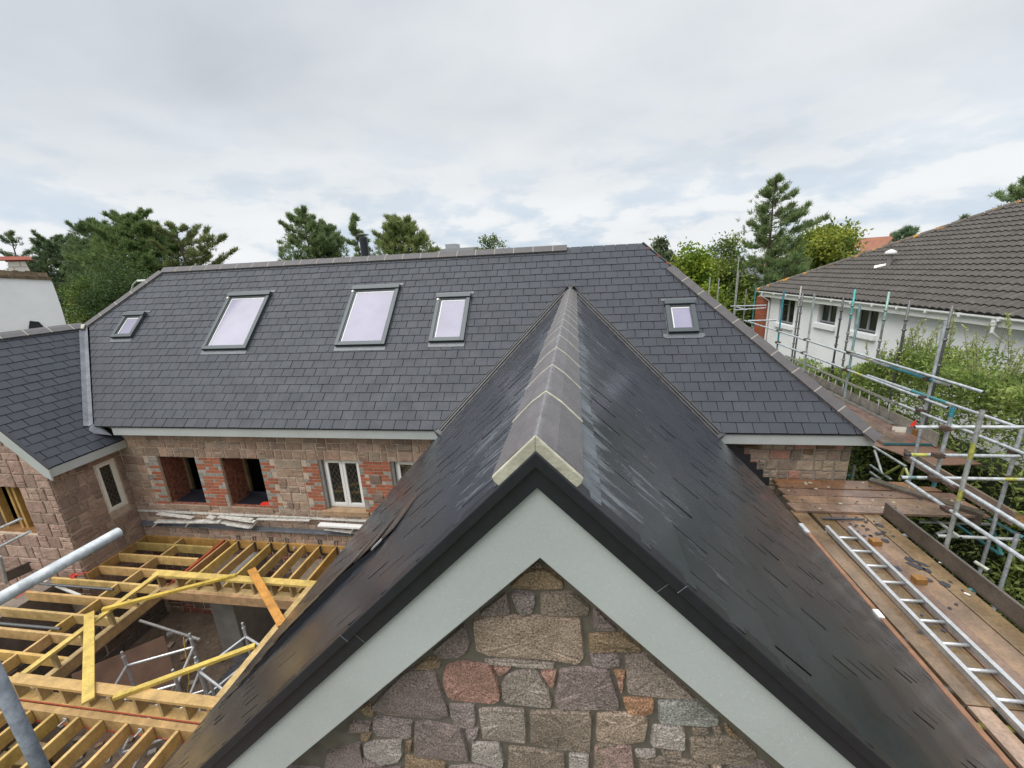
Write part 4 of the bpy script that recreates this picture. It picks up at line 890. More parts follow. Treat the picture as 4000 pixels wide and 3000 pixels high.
def rubble_heap(b):
    q=random.Random(4)
    for k in range(260):
        x,y=q.uniform(-10,-4.2),q.uniform(.6,7.0); s_=q.uniform(.02,.10); a=q.uniform(0,6)
        b.obox(V3(x,y,-8.05),V3(math.cos(a),math.sin(a),0)*s_*1.6,V3(-math.sin(a),math.cos(a),q.uniform(-.3,.3))*s_,V3(0,0,s_*q.uniform(.4,.9)),q.choice([(.25,.2,.15),(.3,.28,.25),(.2,.12,.08),(.14,.11,.09)]))
one('rubble',M_stone2,rubble_heap,kind='stuff')
def tw(loc,rz,lb,wid=.98):
    t=thing('alloy_tower',lb,'scaffold tower',loc); c_,s_=math.cos(rz),math.sin(rz)
    T=lambda x,y,z:V3(loc[0]+x*c_-y*s_,loc[1]+x*s_+y*c_,loc[2]+z)
    W_,D_,H_=wid,.75,2.0
    for x in (0,W_):
        for y in (0,D_): one('post',M_alu,lambda b:[b.tube([T(x,y,0),T(x,y,H_)],.025,10),b.tube([T(x,y,H_),T(x,y,H_+.1)],.019,10),b.tube([T(x,y,H_-.03),T(x,y,H_+.005)],.029,10)],parent=t)
    for z in (.3,.8,1.3,1.8):
        for x in (0,W_): one('rung',M_alu,lambda b:b.tube([T(x,0,z),T(x,D_,z)],.021,8),parent=t)
        for y in (0,D_): 
            if z in (.8,1.8): one('brace',M_alu,lambda b:b.tube([T(0,y,z),T(W_,y,z)],.021,8),parent=t)
    for y in (0,D_): one('brace',M_alu,lambda b:b.tube([T(0,y,.3),T(W_,y,1.75)],.019,8),parent=t)
    one('mid_rail',M_alu,lambda b:[b.tube([T(W_*.3,0,1.8),T(W_*.3,0,1.3)],.019,8),b.tube([T(W_*.7,0,1.8),T(W_*.7,0,1.3)],.019,8),b.tube([T(0,0,1.3),T(W_,0,1.3)],.019,8)],parent=t)
    return t
tw((-7.35,3.95,-8.1),R(28),'bare alloy tower frame standing inside the lantern opening')
tw((-6.1,4.5,-7.9),R(-20),'alloy tower frame half hidden under the right side of the kerb')
tw((-7.3,1.5,-8.1),R(10),'alloy tower frame under the nearest joists')
one('yellow_cord',M_yel,lambda b:b.tube([(-6.75,4.9,-5.9),(-6.85,4.85,-6.8),(-7.05,4.7,-7.6),(-7.15,4.6,-8.0)],.007,6),'thin yellow cord hanging through the lantern opening','cord')
one('leaning_bar',M_alu,lambda b:b.beam(atZ(cs('Y',1205,380),-6.5),atZ(cs('Y',1725,545),-6.75),.04,.03),'aluminium bar slanting below the lantern opening','bar')
# ------------------------------------------------------------------ scaffold tubes close to the camera
gal=(.50,.53,.54)
a=atZ(cs('A',1575,95),-1.15); e=atZ((-60,1327),-1.15)
one('scaffold_tube',M_galv,lambda b:[b.tube([a,e],.0242,28,(.62,.65,.66),cap=False),b.tube([a+nrm(e-a)*.001,e],.0205,20,(.08,.08,.09))],'near galvanised scaffold tube ending over the joists','scaffold tube',smooth=True)
p=ray(*cs('C',285,1130))*1.72; 
one('scaffold_tube',M_galv,lambda b:b.tube([V3(p[0],p[1],p[2]-1.6),V3(p[0],p[1],p[2]+.5)],.0242,28,(.20,.22,.25)),'upright dark grey scaffold tube in the bottom left corner','scaffold tube',smooth=True)
# a small board and tubes of the platform before the left wing
lp=thing('left_scaffold','low scaffold platform with a brown board before the left wing','scaffold',(-10.5,5.0,-8.0))
one('board',M_deck,lambda b:b.beam(atZ(cs('A',30,640),-5.6),atZ(cs('A',590,400),-5.6),.04,.22,(.10,.075,.06)),parent=lp)
one('tube',M_galv,lambda b:[b.tube([atY(cs('V',0,1245),5.3),atY(cs('V',180,1165),5.3)],.024,10,gal),b.tube([atY(cs('V',0,1405),5.3),atY(cs('V',260,1275),5.3)],.024,10,gal)],parent=lp)
one('standard',M_galv,lambda b:b.tube([atY(cs('A',0,420),5.0),atY(cs('A',85,780),5.0)],.024,10,(.4,.42,.43)),parent=lp)
one('rust_sheet',M_terra,lambda b:b.box((-12.4,5.75,-6.3),(-11.7,5.98,-6.28)),parent=lp)
# ------------------------------------------------------------------ scaffold platform beside the gable roof
DZ=-3.855; DL=DZ-.04
def bcol():
    f=rnd.uniform(.72,1.25); return (.195*f,.128*f*rnd.uniform(.95,1.05),.078*f*rnd.uniform(.85,1.1))
xs=[(3.36,6.0,6.335,6.56,1),(3.40,6.02,6.577,6.80,1),(3.43,6.03,6.817,7.03,1),(3.46,5.9,7.05,7.2,1),(3.48,5.55,7.212,7.37,1)]
nms=['crosswise scaffold board nearest the ladder, with mortar spots','second crosswise scaffold board from the ladder','middle crosswise scaffold board of the wet platform','fourth crosswise scaffold board, next to the wall one','crosswise scaffold board tight against the stone wall']
cc=[(.22,.145,.105),(.23,.145,.095),(.185,.115,.085),(.20,.11,.065),(.22,.11,.055)]
for i,(x0,x1,y0,y1,_) in enumerate(xs):
    one('scaffold_board',M_deck,lambda b:b.obox(V3(x0,y0,DZ-.038),V3(x1-x0,rnd.uniform(-.02,.02),0),V3(-.03,y1-y0-.006,0),V3(0,0,.038+rnd.uniform(-.003,.003)),cc[i]),nms[i],'scaffold board',group='boards of the scaffold platform',bevel=.004)
posn=['board along the eaves under the left stile of the ladder','board under the right stile of the ladder','board carrying the two timber blocks','board covered in broken slate','board at the foot of the dark toe board']
for i in range(5):
    x=3.36+i*.2415
    ends=[6.40,3.32,.6] if i in (0,1) else [6.42,2.2,.6] if i%2 else [6.42,.6]
    for k in range(len(ends)-1):
        y1,y0=ends[k],ends[k+1]+.012
        lb='lengthwise '+posn[i] if k==0 else 'near end piece of the '+posn[i]
        c_=bcol() if not(i==0 and k==1) else (.34,.23,.16)
        one('scaffold_board',M_deck,lambda b:b.obox(V3(x+(.075-.018*y0 if i==0 else 0),y0,DL-.038-.004*(i%2)),V3(.229-(.075-.018*y0 if i==0 else 0),0,0),V3(-.018*(y1-y0) if i==0 else rnd.uniform(-.012,.012),y1-y0,0),V3(0,0,.038),c_),lb,'scaffold board',group='boards of the scaffold platform',bevel=.004)
one('toe_board',M_deck,lambda b:b.obox(V3(4.585,.6,DL),V3(.036,0,0),V3(-.005,5.74,0),V3(0,0,.225),(.10,.083,.07)),'long dark toe board along the outer side of the lengthwise platform','toe board',bevel=.003)
one('toe_board',M_deck,lambda b:b.obox(V3(6.07,6.15,DZ-.005),V3(.036,0,0),V3(.05,2.15,0),V3(0,0,.22),(.27,.20,.155)),'pale brown toe board at the outer end of the crosswise boards','toe board',bevel=.003)
one('scaffold_board',M_deck,lambda b:b.obox(V3(6.2,6.1,DZ-.02),V3(.22,0,0),V3(.05,2.3,0),V3(0,0,.038),(.24,.13,.07)),'single board outside the pale toe board','scaffold board')
# aluminium ladder
def ladder(lb,A,B,A2,B2,n,sw,sh,rr,up,first=None,m=None):
    M_alu=m or globals()['M_alu']
    A,B,A2,B2=map(np.asarray,(A,B,A2,B2)); t=thing('ladder',lb,'ladder',tuple(A))
    for p,q in ((A,B),(A2,B2)): one('stile',M_alu,lambda b:[b.beam(p,q,sw,sh,up=up),b.beam(p+up*.001,q+up*.001,sw*1.7,.006,up=up)],parent=t)
    for i in range(n):
        f=(i+.5)/n if first is None else (first+.287*i)/np.linalg.norm(B-A); p=A+(B-A)*f-up*sh*.45; q=A2+(B2-A2)*f-up*sh*.45; one('rung',M_alu,lambda b:b.tube([p,q],rr,10),parent=t,smooth=True)
    return t
lz=DL+.075
la=V3(3.575,5.90,lz); lb_=V3(3.868,5.90,lz); ld=V3(.006,-1,0)
ladder('aluminium ladder lying flat on the wet boards beside the gable roof',la,la+ld*5.2,lb_,lb_+ld*5.2,17,.026,.072,.017,V3(0,0,1),.235)
# rusty batten on the eaves and bits
ba=atX(cs('U',340,60),2.97); bb_=atX(cs('U',1690,1640),2.97)
bt=one('eaves_batten',M_batten,lambda b:[b.beam(V3(2.95,ba[1]*2.95/2.97,-3.475),V3(2.95,.6,-3.475),.045,.035)],'rusty orange batten lying along the eaves of the gable roof','batten',bevel=.004)
one('eaves_clip',M_whitep,lambda b:[b.beam(V3(2.94,atX(cs('U',930,760),2.95)[1],-3.463),V3(2.94,atX(cs('U',990,830),2.95)[1],-3.463),.05,.012)],'white plastic clip caught on the rusty eaves batten','clip')
one('eaves_angle',M_alu,lambda b:b.beam(V3(2.94,ba[1]+.12,-3.463),V3(2.94,ba[1]-.08,-3.463),.05,.02),'small silver angle at the far end of the eaves batten','bracket')
# timber blocks
for (u,v),lb in (((925,170),'small orange timber block on the deck nearer the crosswise boards'),((1305,500),'small orange timber block on the deck nearer the camera')):
    p=atZ(cs('U',u,v),DL); one('timber_block',M_block,lambda b:b.obox(p+V3(-.06,-.045,0),V3(.125,.008,0),V3(-.01,.09,0),V3(0,0,.075)),lb,'timber block',group='timber blocks on the deck',bevel=.004)
# slate scraps
r=random.Random(15)
def scrap(p,s,lb,rot=None,long=1.0):
    a0=r.uniform(0,6.28) if rot is None else rot; n=r.choice((4,5,5,6)); pts=[]
    for k in range(n):
        a=2*math.pi*k/n+r.uniform(-.3,.3); q=np.array([math.cos(a)*s*r.uniform(.7,1.2)*long,math.sin(a)*s*r.uniform(.6,1.1)])
        pts.append(p+V3(q[0]*math.cos(a0)-q[1]*math.sin(a0),q[0]*math.sin(a0)+q[1]*math.cos(a0),.001))
    one('slate_fragment',M_slate,lambda b:b.prism(pts,(r.uniform(-.002,.002),0,.006),(.045,.047,.055)),lb,'slate fragment',group='broken slates on the scaffold deck')
big=[(('F',560,1055),.055,1,'broken slate at the left of the scrap heap between the blocks'),(('F',660,1150),.05,2.4,'long narrow slate strip in the scrap heap between the blocks'),(('F',720,1110),.035,2.4,'thin upper slate strip in the scrap heap between the blocks'),(('F',820,1215),.055,1,'large broken slate at the right of the scrap heap'),(('F',400,1190),.06,1.1,'broken slate lying alone near the ladder'),
     (('F',840,1350),.04,1.2,'slate chip just behind the nearer timber block'),(('F',1070,1410),.05,1.5,'pointed slate chip lying right of the nearer timber block'),(('F',130,565),.05,1,'slate piece on the deck short of the toe board end'),(('F',210,780),.05,1.2,'slate piece beside the farther timber block'),(('F',100,680),.04,1.1,'slate piece behind the farther timber block')]
for c,s,lg,lb in big: scrap(atZ(cs(*c),DL),s,lb,rot=-.9,long=lg)
LS='one of many small dark slate chips scattered over the deck boards by the ladder top'
for k in range(70):
    u=r.gauss(820,170); v=r.gauss(60,90)
    if k>45: u=r.uniform(700,1900); v=r.uniform(60,1000)
    p=atZ(cs('U',u,v),DL)
    if p[0]<3.4 or p[0]>4.5 or p[1]>6.3: continue
    scrap(p,r.uniform(.008,.03),LS)
L2='one of many small dark slate chips scattered over the crosswise boards'
for k in range(34):
    p=V3(r.uniform(3.6,5.8),r.uniform(6.36,7.3),DZ+.001); scrap(p,r.uniform(.008,.026),L2)
one('slate_strip',M_slate,lambda b:b.beam(atZ(((2600+1350/2.212)*K,(1500+1155/2.212)*K),DL+.03),atZ(((2600+1715/2.212)*K,(1500+1165/2.212)*K),DL+.03),.035,.012,(.06,.065,.075)),'long curved dark strip lying at the edge of the crosswise boards','strip')
# mortar droppings
L3='one of the cream mortar droppings dried on the crosswise boards'
for k in range(22):
    p=V3(r.uniform(3.5,5.9),r.uniform(6.36,7.3),DZ+.001); s=r.uniform(.012,.035)
    one('mortar_dropping',M_mortar,lambda b:b.prism([p+V3(math.cos(a)*s*r.uniform(.6,1.2),math.sin(a)*s*r.uniform(.4,.9),0) for a in np.linspace(0,5.5,7)],(0,0,.006)),L3,'mortar dropping',group='mortar droppings on the boards')
one('plastic_scrap',M_whitep,lambda b:b.obox(atZ(cs('F',975,1095),DL+.004),V3(.075,-.045,0),V3(.05,.02,0),V3(0,0,.004)),'flat white plastic scrap against the dark toe board','scrap')
one('paper_scrap',M_whitep,lambda b:b.obox(atZ(cs('F',1340,1540),DL+.004),V3(.02,-.05,.01),V3(.02,.01,0),V3(0,0,.01)),'crumpled white paper scrap on the outer deck boards','scrap')
# ------------------------------------------------------------------ scaffolding, one clamped structure
sf=thing('scaffolding','galvanised tube scaffolding with teal and yellow paint bands beside the house','scaffolding',(5.5,7,-8.0))
TEAL=(.09,.34,.36); YEL=(.52,.52,.13); GR=(.50,.53,.55); DK=(.13,.135,.14); BLUE=(.06,.33,.43); GRN=(.20,.33,.30)
def pole(nm,a,e,bands=(),base=GR,rad=.0242):
    a,e=np.asarray(a,float),np.asarray(e,float); fs=sorted({0,1,*[x for b_ in bands for x in b_[:2]]}); pts=[a+(e-a)*f for f in fs]; cl=[]
    for i in range(len(fs)-1):
        m=(fs[i]+fs[i+1])/2; c=base
        for b0,b1,bc in bands:
            if b0<=m<=b1: c=bc
        cl.append(c)
    b=MB(); b.tube(pts,rad,14,cols=cl,cap=False); b.tube([a+(e-a)*.0005,a+(e-a)*.9995],rad*.86,12,(.05,.05,.05)); return b.build(nm,M_galv,sf,smooth=True)
def coupler(p,ax=(0,0,1)):
    ax=nrm(ax); one('coupler',M_coup,lambda b:[b.tube([p-ax*.038,p+ax*.038],.038,10,cap=True),b.box(p+V3(-.055,-.036,-.028),p+V3(.06,.055,.026))]+[b.tube([p+V3(.03,-.03,.0),p+V3(.075,-.06,.01)],.008,6)],parent=sf)
X6=6.04
def yrail(ca,cb,X,bands=(),base=GR,nm='ledger'):
    a=atX(ca,X); e=atX(cb,X); return pole(nm,a,e,bands,base),a,e
yrail(cs('E',1630,120),cs('G',1330,1362),X6-.03,[(.9,1.0,(.45,.45,.38))])
yrail(cs('T',1585,463),cs('G',-150,930),X6,[(.0,.02,(.35,.33,.25)),(.04,.11,BLUE),(.11,.16,TEAL),(.22,.24,YEL)])
yrail(cs('T',1555,650),cs('G',300,1250),X6,[(.35,.38,YEL)])
yrail(cs('T',2190,828),cs('T',860,368),X6+.05,[(.38,.62,TEAL)])
yrail(cs('E',2300,1040),cs('E',418,290),X6-.03)
yrail(cs('F',2300,1110),cs('E',520,1400),4.66)
yrail(cs('F',2300,640),cs('E',590,1070),4.70)
HY=6.17
def xrail(ca,cb,Y,bands=(),base=GR): a=atY(ca,Y); e=atY(cb,Y); return pole('transom',a,e,bands,base)
xrail(cs('E',635,622),cs('E',2300,622),HY,[(.95,1,YEL)],(.60,.62,.63))
xrail(cs('E',498,1018),cs('E',2140,1042),HY,[(0,.05,(.05,.05,.05)),(.05,.2,YEL)])
xrail(cs('E',440,1345),cs('E',2300,1378),HY,[(.05,.12,GRN),(.8,.9,YEL)],(.58,.60,.61))
def stdp(ct,cb_,X,bands=(),base=GR,ext=0.,Y=None):
    a=atX(ct,X); e=atX(cb_,X); m=(a+e)/2; a[1]=e[1]=m[1]; e[2]-=ext; return pole('standard',a,e,bands,base)
stdp(cs('E',1180,318),cs('E',925,1485),5.02,[(0,.12,BLUE),(.12,.2,(.35,.42,.44)),(.85,1,TEAL)])
stdp(cs('E',1622,370),cs('F',1110,790),4.66,[(.2,.3,YEL),(.5,.57,YEL)],(.42,.43,.41),.3)
stdp(cs('E',2185,610),cs('F',1885,235),X6+.04,(),GR,4.0)
stdp(cs('X',1530,1335),cs('E',750,590),X6+.04,(),GR,4.5)
stdp(cs('F',2075,640),cs('F',1950,1400),5.75,(),GR,2.5)
# plain standards along the outer line
for a_,e_,bd in (((412,500),(330,1245),[(0,.3,BLUE),(.3,.5,(.3,.42,.45))]),((850,540),(715,1570),[(0,.2,(.45,.5,.5))]),((1512,700),(1352,1625),[(0,.3,(.3,.45,.45))])):
    stdp(cs('G',*a_),cs('G',*e_),X6+.04,bd,(.42,.47,.49),4.0)
# dark collared standards further out
def cup(a_,e_,X,base=DK,top=None,ext=3.5):
    a=atX(a_,X); e=atX(e_,X); a[1]=e[1]=(a[1]+e[1])/2; e[2]-=ext
    b=MB(); b.tube([a,a-V3(0,0,.75),e],.0242,12,cols=[top or base,base],cap=True); o=b.build('standard',M_galv,sf,smooth=True)
    z=a[2]-.42; k=0
    while z>e[2]+ext-.3:
        one('collar',M_galv,lambda b:b.tube([V3(a[0],a[1],z-.03),V3(a[0],a[1],z),V3(a[0],a[1],z+.025)],[.03,.045,.032],12,base),parent=o); z-=(.22 if k%2==0 else .5); k+=1
for a_,e_,bs,tp in (((645,430),(550,1430),(.22,.22,.21),(.32,.31,.29)),((682,525),(575,1430),DK,None),((1265,560),(1120,1640),(.09,.09,.095),None),((1432,480),(1262,1610),(.22,.23,.22),(.06,.36,.34)),((1910,515),(1775,1455),(.27,.28,.27),(.26,.40,.36)),((2225,640),(2075,1420),(.13,.13,.13),None)):
    cup(cs('G',*a_),cs('G',*e_),7.15,bs,tp)
cup(cs('X',1592,1200),cs('X',1500,1640),6.9,(.13,.13,.13))
def PB(u,v): return ((2550+u/2.538)*K,(900+v/2.538)*K)
for a_,e_,X,bs in (((852,250),(812,760),7.0,(.42,.42,.36)),((842,400),(826,790),6.6,(.35,.36,.36)),((566,465),(560,600),5.2,(.45,.46,.46)),((656,475),(644,660),5.6,(.42,.43,.43)),((926,580),(902,860),7.4,(.3,.3,.29)),((1022,548),(990,890),7.6,TEAL)):
    stdp(PB(*a_),PB(*e_),X,[(.75,1,YEL)] if X==7.4 else (),bs,3.0)
for a_,e_ in (((770,752),(1125,742)),((800,790),(1120,768)),((940,896),(1228,890))): xrail(PB(*a_),PB(*e_),19.5 if a_[1]<800 else 15.0)
yrail(PB(830,760),PB(930,790),7.2)
xrail(PB(960,910),PB(1010,925),15.2)
# couplers
for c,X in ((('E',770,200),X6),(('E',730,390),X6-.02),(('E',1065,640),4.95),(('E',985,1030),4.93),(('E',930,1370),4.93),(('E',2090,990),X6),(('E',2040,1370),X6),(('F',1120,330),4.66),(('F',1240,30),4.68),(('T',1385,400),X6),(('G',740,1205),X6+.02),(('G',700,1395),X6+.02),(('G',345,1075),X6+.02),(('G',325,1245),X6+.02),(('G',1370,1380),X6+.02),(('G',1320,1640),X6)):
    coupler(atX(cs(*c),X))
# under the platform
for (u,v),cl in (((400,65),(.5,.52,.52)),((800,515),TEAL),((1230,1005),(.5,.53,.52)),((1600,1430),(.35,.44,.40))):
    p=atZ(cs('U',u,v),DL-.07); pole('transom',V3(3.03,p[1],p[2]),V3(4.9,p[1]+.02,p[2]),(),cl)
for (u,v),cl in (((1190,550),(.4,.47,.44)),((1640,1070),YEL)): 
    p=atZ(cs('H',u,v),DL-.07); pole('transom',V3(3.02,p[1],p[2]),V3(4.9,p[1]+.02,p[2]),(),cl)
pole('ledger',(3.18,.5,DL-.12),(3.22,7.2,DL-.12),[(0,.5,(.06,.07,.065)),(.5,1,(.07,.19,.19))],(.06,.07,.065))
for a_,e_,z,cl in ((('F',690,510),('F',1800,550),-4.12,(.38,.39,.36)),(('F',960,712),('F',2140,765),-4.12,(.55,.56,.56)),(('F',860,430),('F',1300,745),-4.05,(.5,.5,.46)),(('F',1250,560),('F',1880,990),-4.4,(.05,.2,.22)),(('F',1770,640),('F',1895,1000),-4.4,TEAL),(('F',1700,460),('F',2212,740),-4.05,(.2,.42,.46)),(('F',940,690),('F',1090,640),-4.2,(.4,.41,.4)),(('F',2000,560),('F',2230,570),-4.0,(.6,.66,.05)),(('F',1510,1090),('F',1710,1215),-4.0,(.6,.6,.5))):
    pole('brace',atZ(cs(*a_),z),atZ(cs(*e_),z),(),cl)
# lattice under the far platform
for a_,e_,cl in (((40,900),(520,1195),(.33,.36,.33)),((0,1170),(310,1385),(.25,.3,.28)),((60,950),(165,1285),(.36,.38,.36)),((200,1310),(440,1175),(.36,.40,.10)),((500,1200),(420,1380),(.35,.38,.10)),((500,1200),(550,1330),(.33,.36,.15)),((0,1270),(160,1385),(.32,.34,.33))):
    pole('brace',atX(cs('E',*a_),5.7),atX(cs('E',*e_),5.7),(),cl)
pole('standard',(4.98,7.75,-8),(4.98,7.75,-3.75),(),(.25,.26,.26)); pole('standard',(5.1,8.9,-8),(5.1,8.9,-3.75),(),(.2,.3,.3))
pole('ledger',(4.98,7.6,-4.45),(5.0,12,-4.45),(),(.07,.25,.25)); pole('brace',(5.0,7.8,-4.0),(5.05,10.2,-5.0),(),TEAL)
# ------------------------------------------------------------------ far platform on the right side of the house
FZ=-3.70
far=['inner','middle','outer']
for i in range(3):
    x=6.02+i*.275
    one('scaffold_board',M_deck,lambda b:b.obox(V3(x,8.68,FZ-.05),V3(.265,0,0),V3(0.02,8.0,0),V3(0,0,.05),[(.17,.13,.115),(.20,.135,.11),(.19,.115,.09)][i]),far[i]+' board of the far platform beyond the hip, end banded teal','scaffold board',group='boards of the far platform')
one('end_band',M_galv,lambda b:b.box((6.02,8.668,FZ-.046),(6.85,8.679,FZ-.004),(.06,.24,.28)),'teal end band across the far platform boards','band')
one('toe_board',M_deck,lambda b:b.obox(V3(6.86,8.60,FZ-.04),V3(.035,0,0),V3(.1,8.0,0),V3(0,0,.28),(.30,.275,.235)),'pale weathered toe board with a teal end on the far platform','toe board')
one('plywood_sheet',M_ply,lambda b:b.prism([atZ(cs('E',60,885),-3.76),atZ(cs('E',240,935),-3.76),atZ(cs('E',830,1165),-3.76),atZ(cs('E',1612,1152),-3.76),V3(7.0,9.4,-3.76),V3(5.85,9.4,-3.76)],(0,0,-.02)),'wide brown plywood sheet bridging the gap before the far platform','plywood')
one('scaffold_board',M_deck,lambda b:b.obox(V3(4.95,7.3,-3.99),V3(.9,-1.0,0),V3(.1,.1,0),V3(0,0,.19),(.10,.078,.062)),'dark board on edge under the plywood sheet','scaffold board')
fa,fb=atX(cs('T',340,300),6.84),atX(cs('T',1090,608),6.84); ga,gb=atZ(cs('T',330,345),FZ+.03),atZ(cs('T',1070,785),FZ+.03)
fa=V3(6.84,14.8,fb[2]); ga=V3(gb[0],14.8,FZ+.03)
ladder('grey aluminium ladder leaning on its edge along the far toe board',fa,fb,ga,gb,15,.028,.06,.016,nrm(np.cross(fb-fa,ga-fa))*(1 if np.cross(fb-fa,ga-fa)[2]>0 else -1),m=mat('weathered_aluminium',(.33,.325,.30),.5,metal=.4,n1=(12,.8,1.1)))
one('broken_crate',M_creamp,lambda b:[b.obox(atZ(cs('E',360,690),FZ),V3(.22,-.04,0),V3(.0,.012,0),V3(0,0,.07)),b.obox(atZ(cs('E',360,690),FZ)+V3(.02,.12,0),V3(.22,-.04,0),V3(.0,.012,0),V3(0,0,.07)),b.obox(atZ(cs('E',360,690),FZ)+V3(.22,-.04,0),V3(.02,.12,0),V3(.012,0,0),V3(0,0,.07))],'small shallow cream tray on the far platform','tray')
p=atZ(cs('E',575,712),FZ)
one('cement_bag',M_conc,lambda b:b.prism([p+V3(-.06,-.03,0),p+V3(.07,-.03,0),p+V3(.05,-.02,.16),p+V3(-.05,-.02,.15)],(0,.07,0),(1,1,1)),'torn grey bag standing on the far platform','bag')
one('red_rag',M_red,lambda b:b.prism([p+V3(-.05,-.025,.155),p+V3(.05,-.025,.17),p+V3(.06,0,.29),p+V3(-.02,0,.22)],(.02,.03,.0)),'bright red rag on top of the torn grey bag','rag')
p2=atZ(cs('E',680,740),FZ)
one('clay_block',M_block,lambda b:b.obox(p2+V3(-.06,-.02,0),V3(.16,0,0),V3(0,.09,0),V3(0,0,.12)),'orange clay block beside the torn grey bag','block')
one('black_sack',M_black,lambda b:b.prism([V3(6.3,13.6,FZ),V3(6.75,13.6,FZ),V3(6.72,13.6,FZ+.38),V3(6.5,13.6,FZ+.5),V3(6.32,13.6,FZ+.3)],(.05,.5,.0)),'black bin bag on the far end of the platform','bag',bevel=.05)
# ------------------------------------------------------------------ white house on the right
wh=thing('white_house','long white rendered house with brown tiled hipped roof behind the scaffolding','house',(9,16,-8))
E0=V3(8.47,21.5,-1.6); U_=nrm((.0977,-.995,0)); IN=nrm((.995,.0977,0)); ZU=V3(0,0,1)
W_=lambda s,d,z:E0+U_*s+IN*d+V3(0,0,z)
LEN=24.0; TP=math.tan(R(28)); DP=7.5
def hit(p,d0):
    q=atP(p,W_(0,d0,0),IN); k=q-E0; return float(np.dot(k,U_)),float(q[2]-E0[2])
WN=[]
for nm,c4 in (('w1',[(412,590),(622,612),(575,990),(385,942)]),('w2',[(985,668),(1232,690),(1190,985),(945,940)]),('w3',[(1527,745),(1842,780),(1775,1115),(1475,1055)])):
    h_=[hit(cs('G',*q),.46) for q in c4]; WN.append((min(q[0] for q in h_)+.02,max(q[0] for q in h_)-.02,(h_[2][1]+h_[3][1])/2,(h_[0][1]+h_[1][1])/2))
def wwallf(b):
    s=.35; 
    def seg(s0,s1,z0,z1): b.obox(W_(s0,.35,z0),U_*(s1-s0),IN*.3,ZU*(z1-z0))
    for (a,c,z0,z1) in WN:
        a-=.07;c+=.02
        seg(s,a,-6.5,-.12); seg(a,c,-6.5,z0-.03); seg(a,c,min(z1+.03,-.13),-.12); s=c
    seg(s,LEN,-6.5,-.12)
    b.obox(W_(.35,.36,-6.5),IN*14,U_*.3,ZU*6.3)
one('wall',M_white,wwallf,parent=wh)
def pier(b):
    r=random.Random(3)
    for k in range(84):
        z=-6.4+k*.073
        for j in range(-1,5):
            d0=max(.04,.04+j*.112+(.056 if k%2 else 0)); d1=min(.6,.04+(j+1)*.112+(.056 if k%2 else 0)-.012)
            if d1-d0<.02: continue
            f=r.uniform(.8,1.15); b.obox(W_(-.25,d0,z),U_*.585,IN*(d1-d0),ZU*.062,(.34*f,.085*f,.04*f))
    b.obox(W_(-.24,.05,-6.4),U_*.57,IN*.5,ZU*6.15,(.45,.35,.27))
one('brick_pier',M_brick,pier,parent=wh)
for i,(a,c,z0,z1) in enumerate(WN):
    o=MB(); fw=.055
    def fb_(b,a0,c0,v0,v1,d0,d1): b.obox(W_(a0,d0,v0),U_*(c0-a0),IN*(d1-d0),ZU*(v1-v0))
    m=(a+c)/2
    for q in ((a,a+fw,z0,z1),(c-fw,c,z0,z1),(a+fw,c-fw,z0,z0+fw),(a+fw,c-fw,z1-fw,z1),(m-fw*.8,m+fw*.8,z0+fw,z1-fw)): fb_(o,*q,.43,.50)
    wo=o.build('window',M_upvc,wh); tag(wo,['tall grey framed window at the far end of the white wall','small grey framed window in the middle of the white wall','grey framed window nearest the camera with reflections'][i])
    one('pane',M_glass,lambda b:[fb_(b,a+fw,m-fw*.8,z0+fw,z1-fw,.46,.47),fb_(b,m+fw*.8,c-fw,z0+fw,z1-fw,.46,.47)],parent=wo)
    one('sill',M_white,lambda b:[fb_(b,a-.18,c+.1,z0-.22,z0-.06,.24,.42)],parent=wo)
    one('dark_gap',M_dark,lambda b:[fb_(b,a,c,z0-.03,z0-.001,.40,.5)],parent=wo)
    if i==0: one('transom_bar',M_upvc,lambda b:fb_(b,a+fw,m-fw*.8,z1-.32,z1-.30,.445,.458),parent=wo)
def eav(b):
    b.obox(W_(0,.03,-.24),U_*LEN,IN*.025,ZU*.20); b.obox(W_(0,.055,-.24),U_*LEN,IN*.33,ZU*.02)
one('fascia',M_whitep,eav,parent=wh)
def gut(b):
    pr=[(.0,-.0),(-.005,-.055),(-.045,-.085),(-.085,-.075),(-.115,-.04),(-.115,.0),(-.105,.0),(-.10,-.04)]
    for i in range(len(pr)-1): 
        p,q=pr[i],pr[i+1]; b.quad(W_(-.1,.03+p[0],p[1]),W_(LEN,.03+p[0],p[1]),W_(LEN,.03+q[0],q[1]),W_(-.1,.03+q[0],q[1]))
    for k in range(26): b.obox(W_(.4+k*.92,-.095,-.095),U_*.045,IN*.12,ZU*.10)
one('gutter',M_whitep,gut,parent=wh)
s_,z_=hit(cs('X',1968,1310),-.02)
one('downpipe',M_whitep,lambda b:[b.tube([W_(s_,-.03,-.08),W_(s_,-.03,-.36),W_(s_+.02,.27,-.62),W_(s_+.02,.29,-6.4)],.035,10),b.tube([W_(s_,-.03,-.08),W_(s_,-.03,-.2)],.055,10)],parent=wh)
one('downpipe',M_whitep,lambda b:b.tube([W_(.3,-.03,-.08),W_(.3,-.03,-.2),W_(.42,.27,-.45),W_(.42,.3,-6.4)],.035,10),parent=wh)
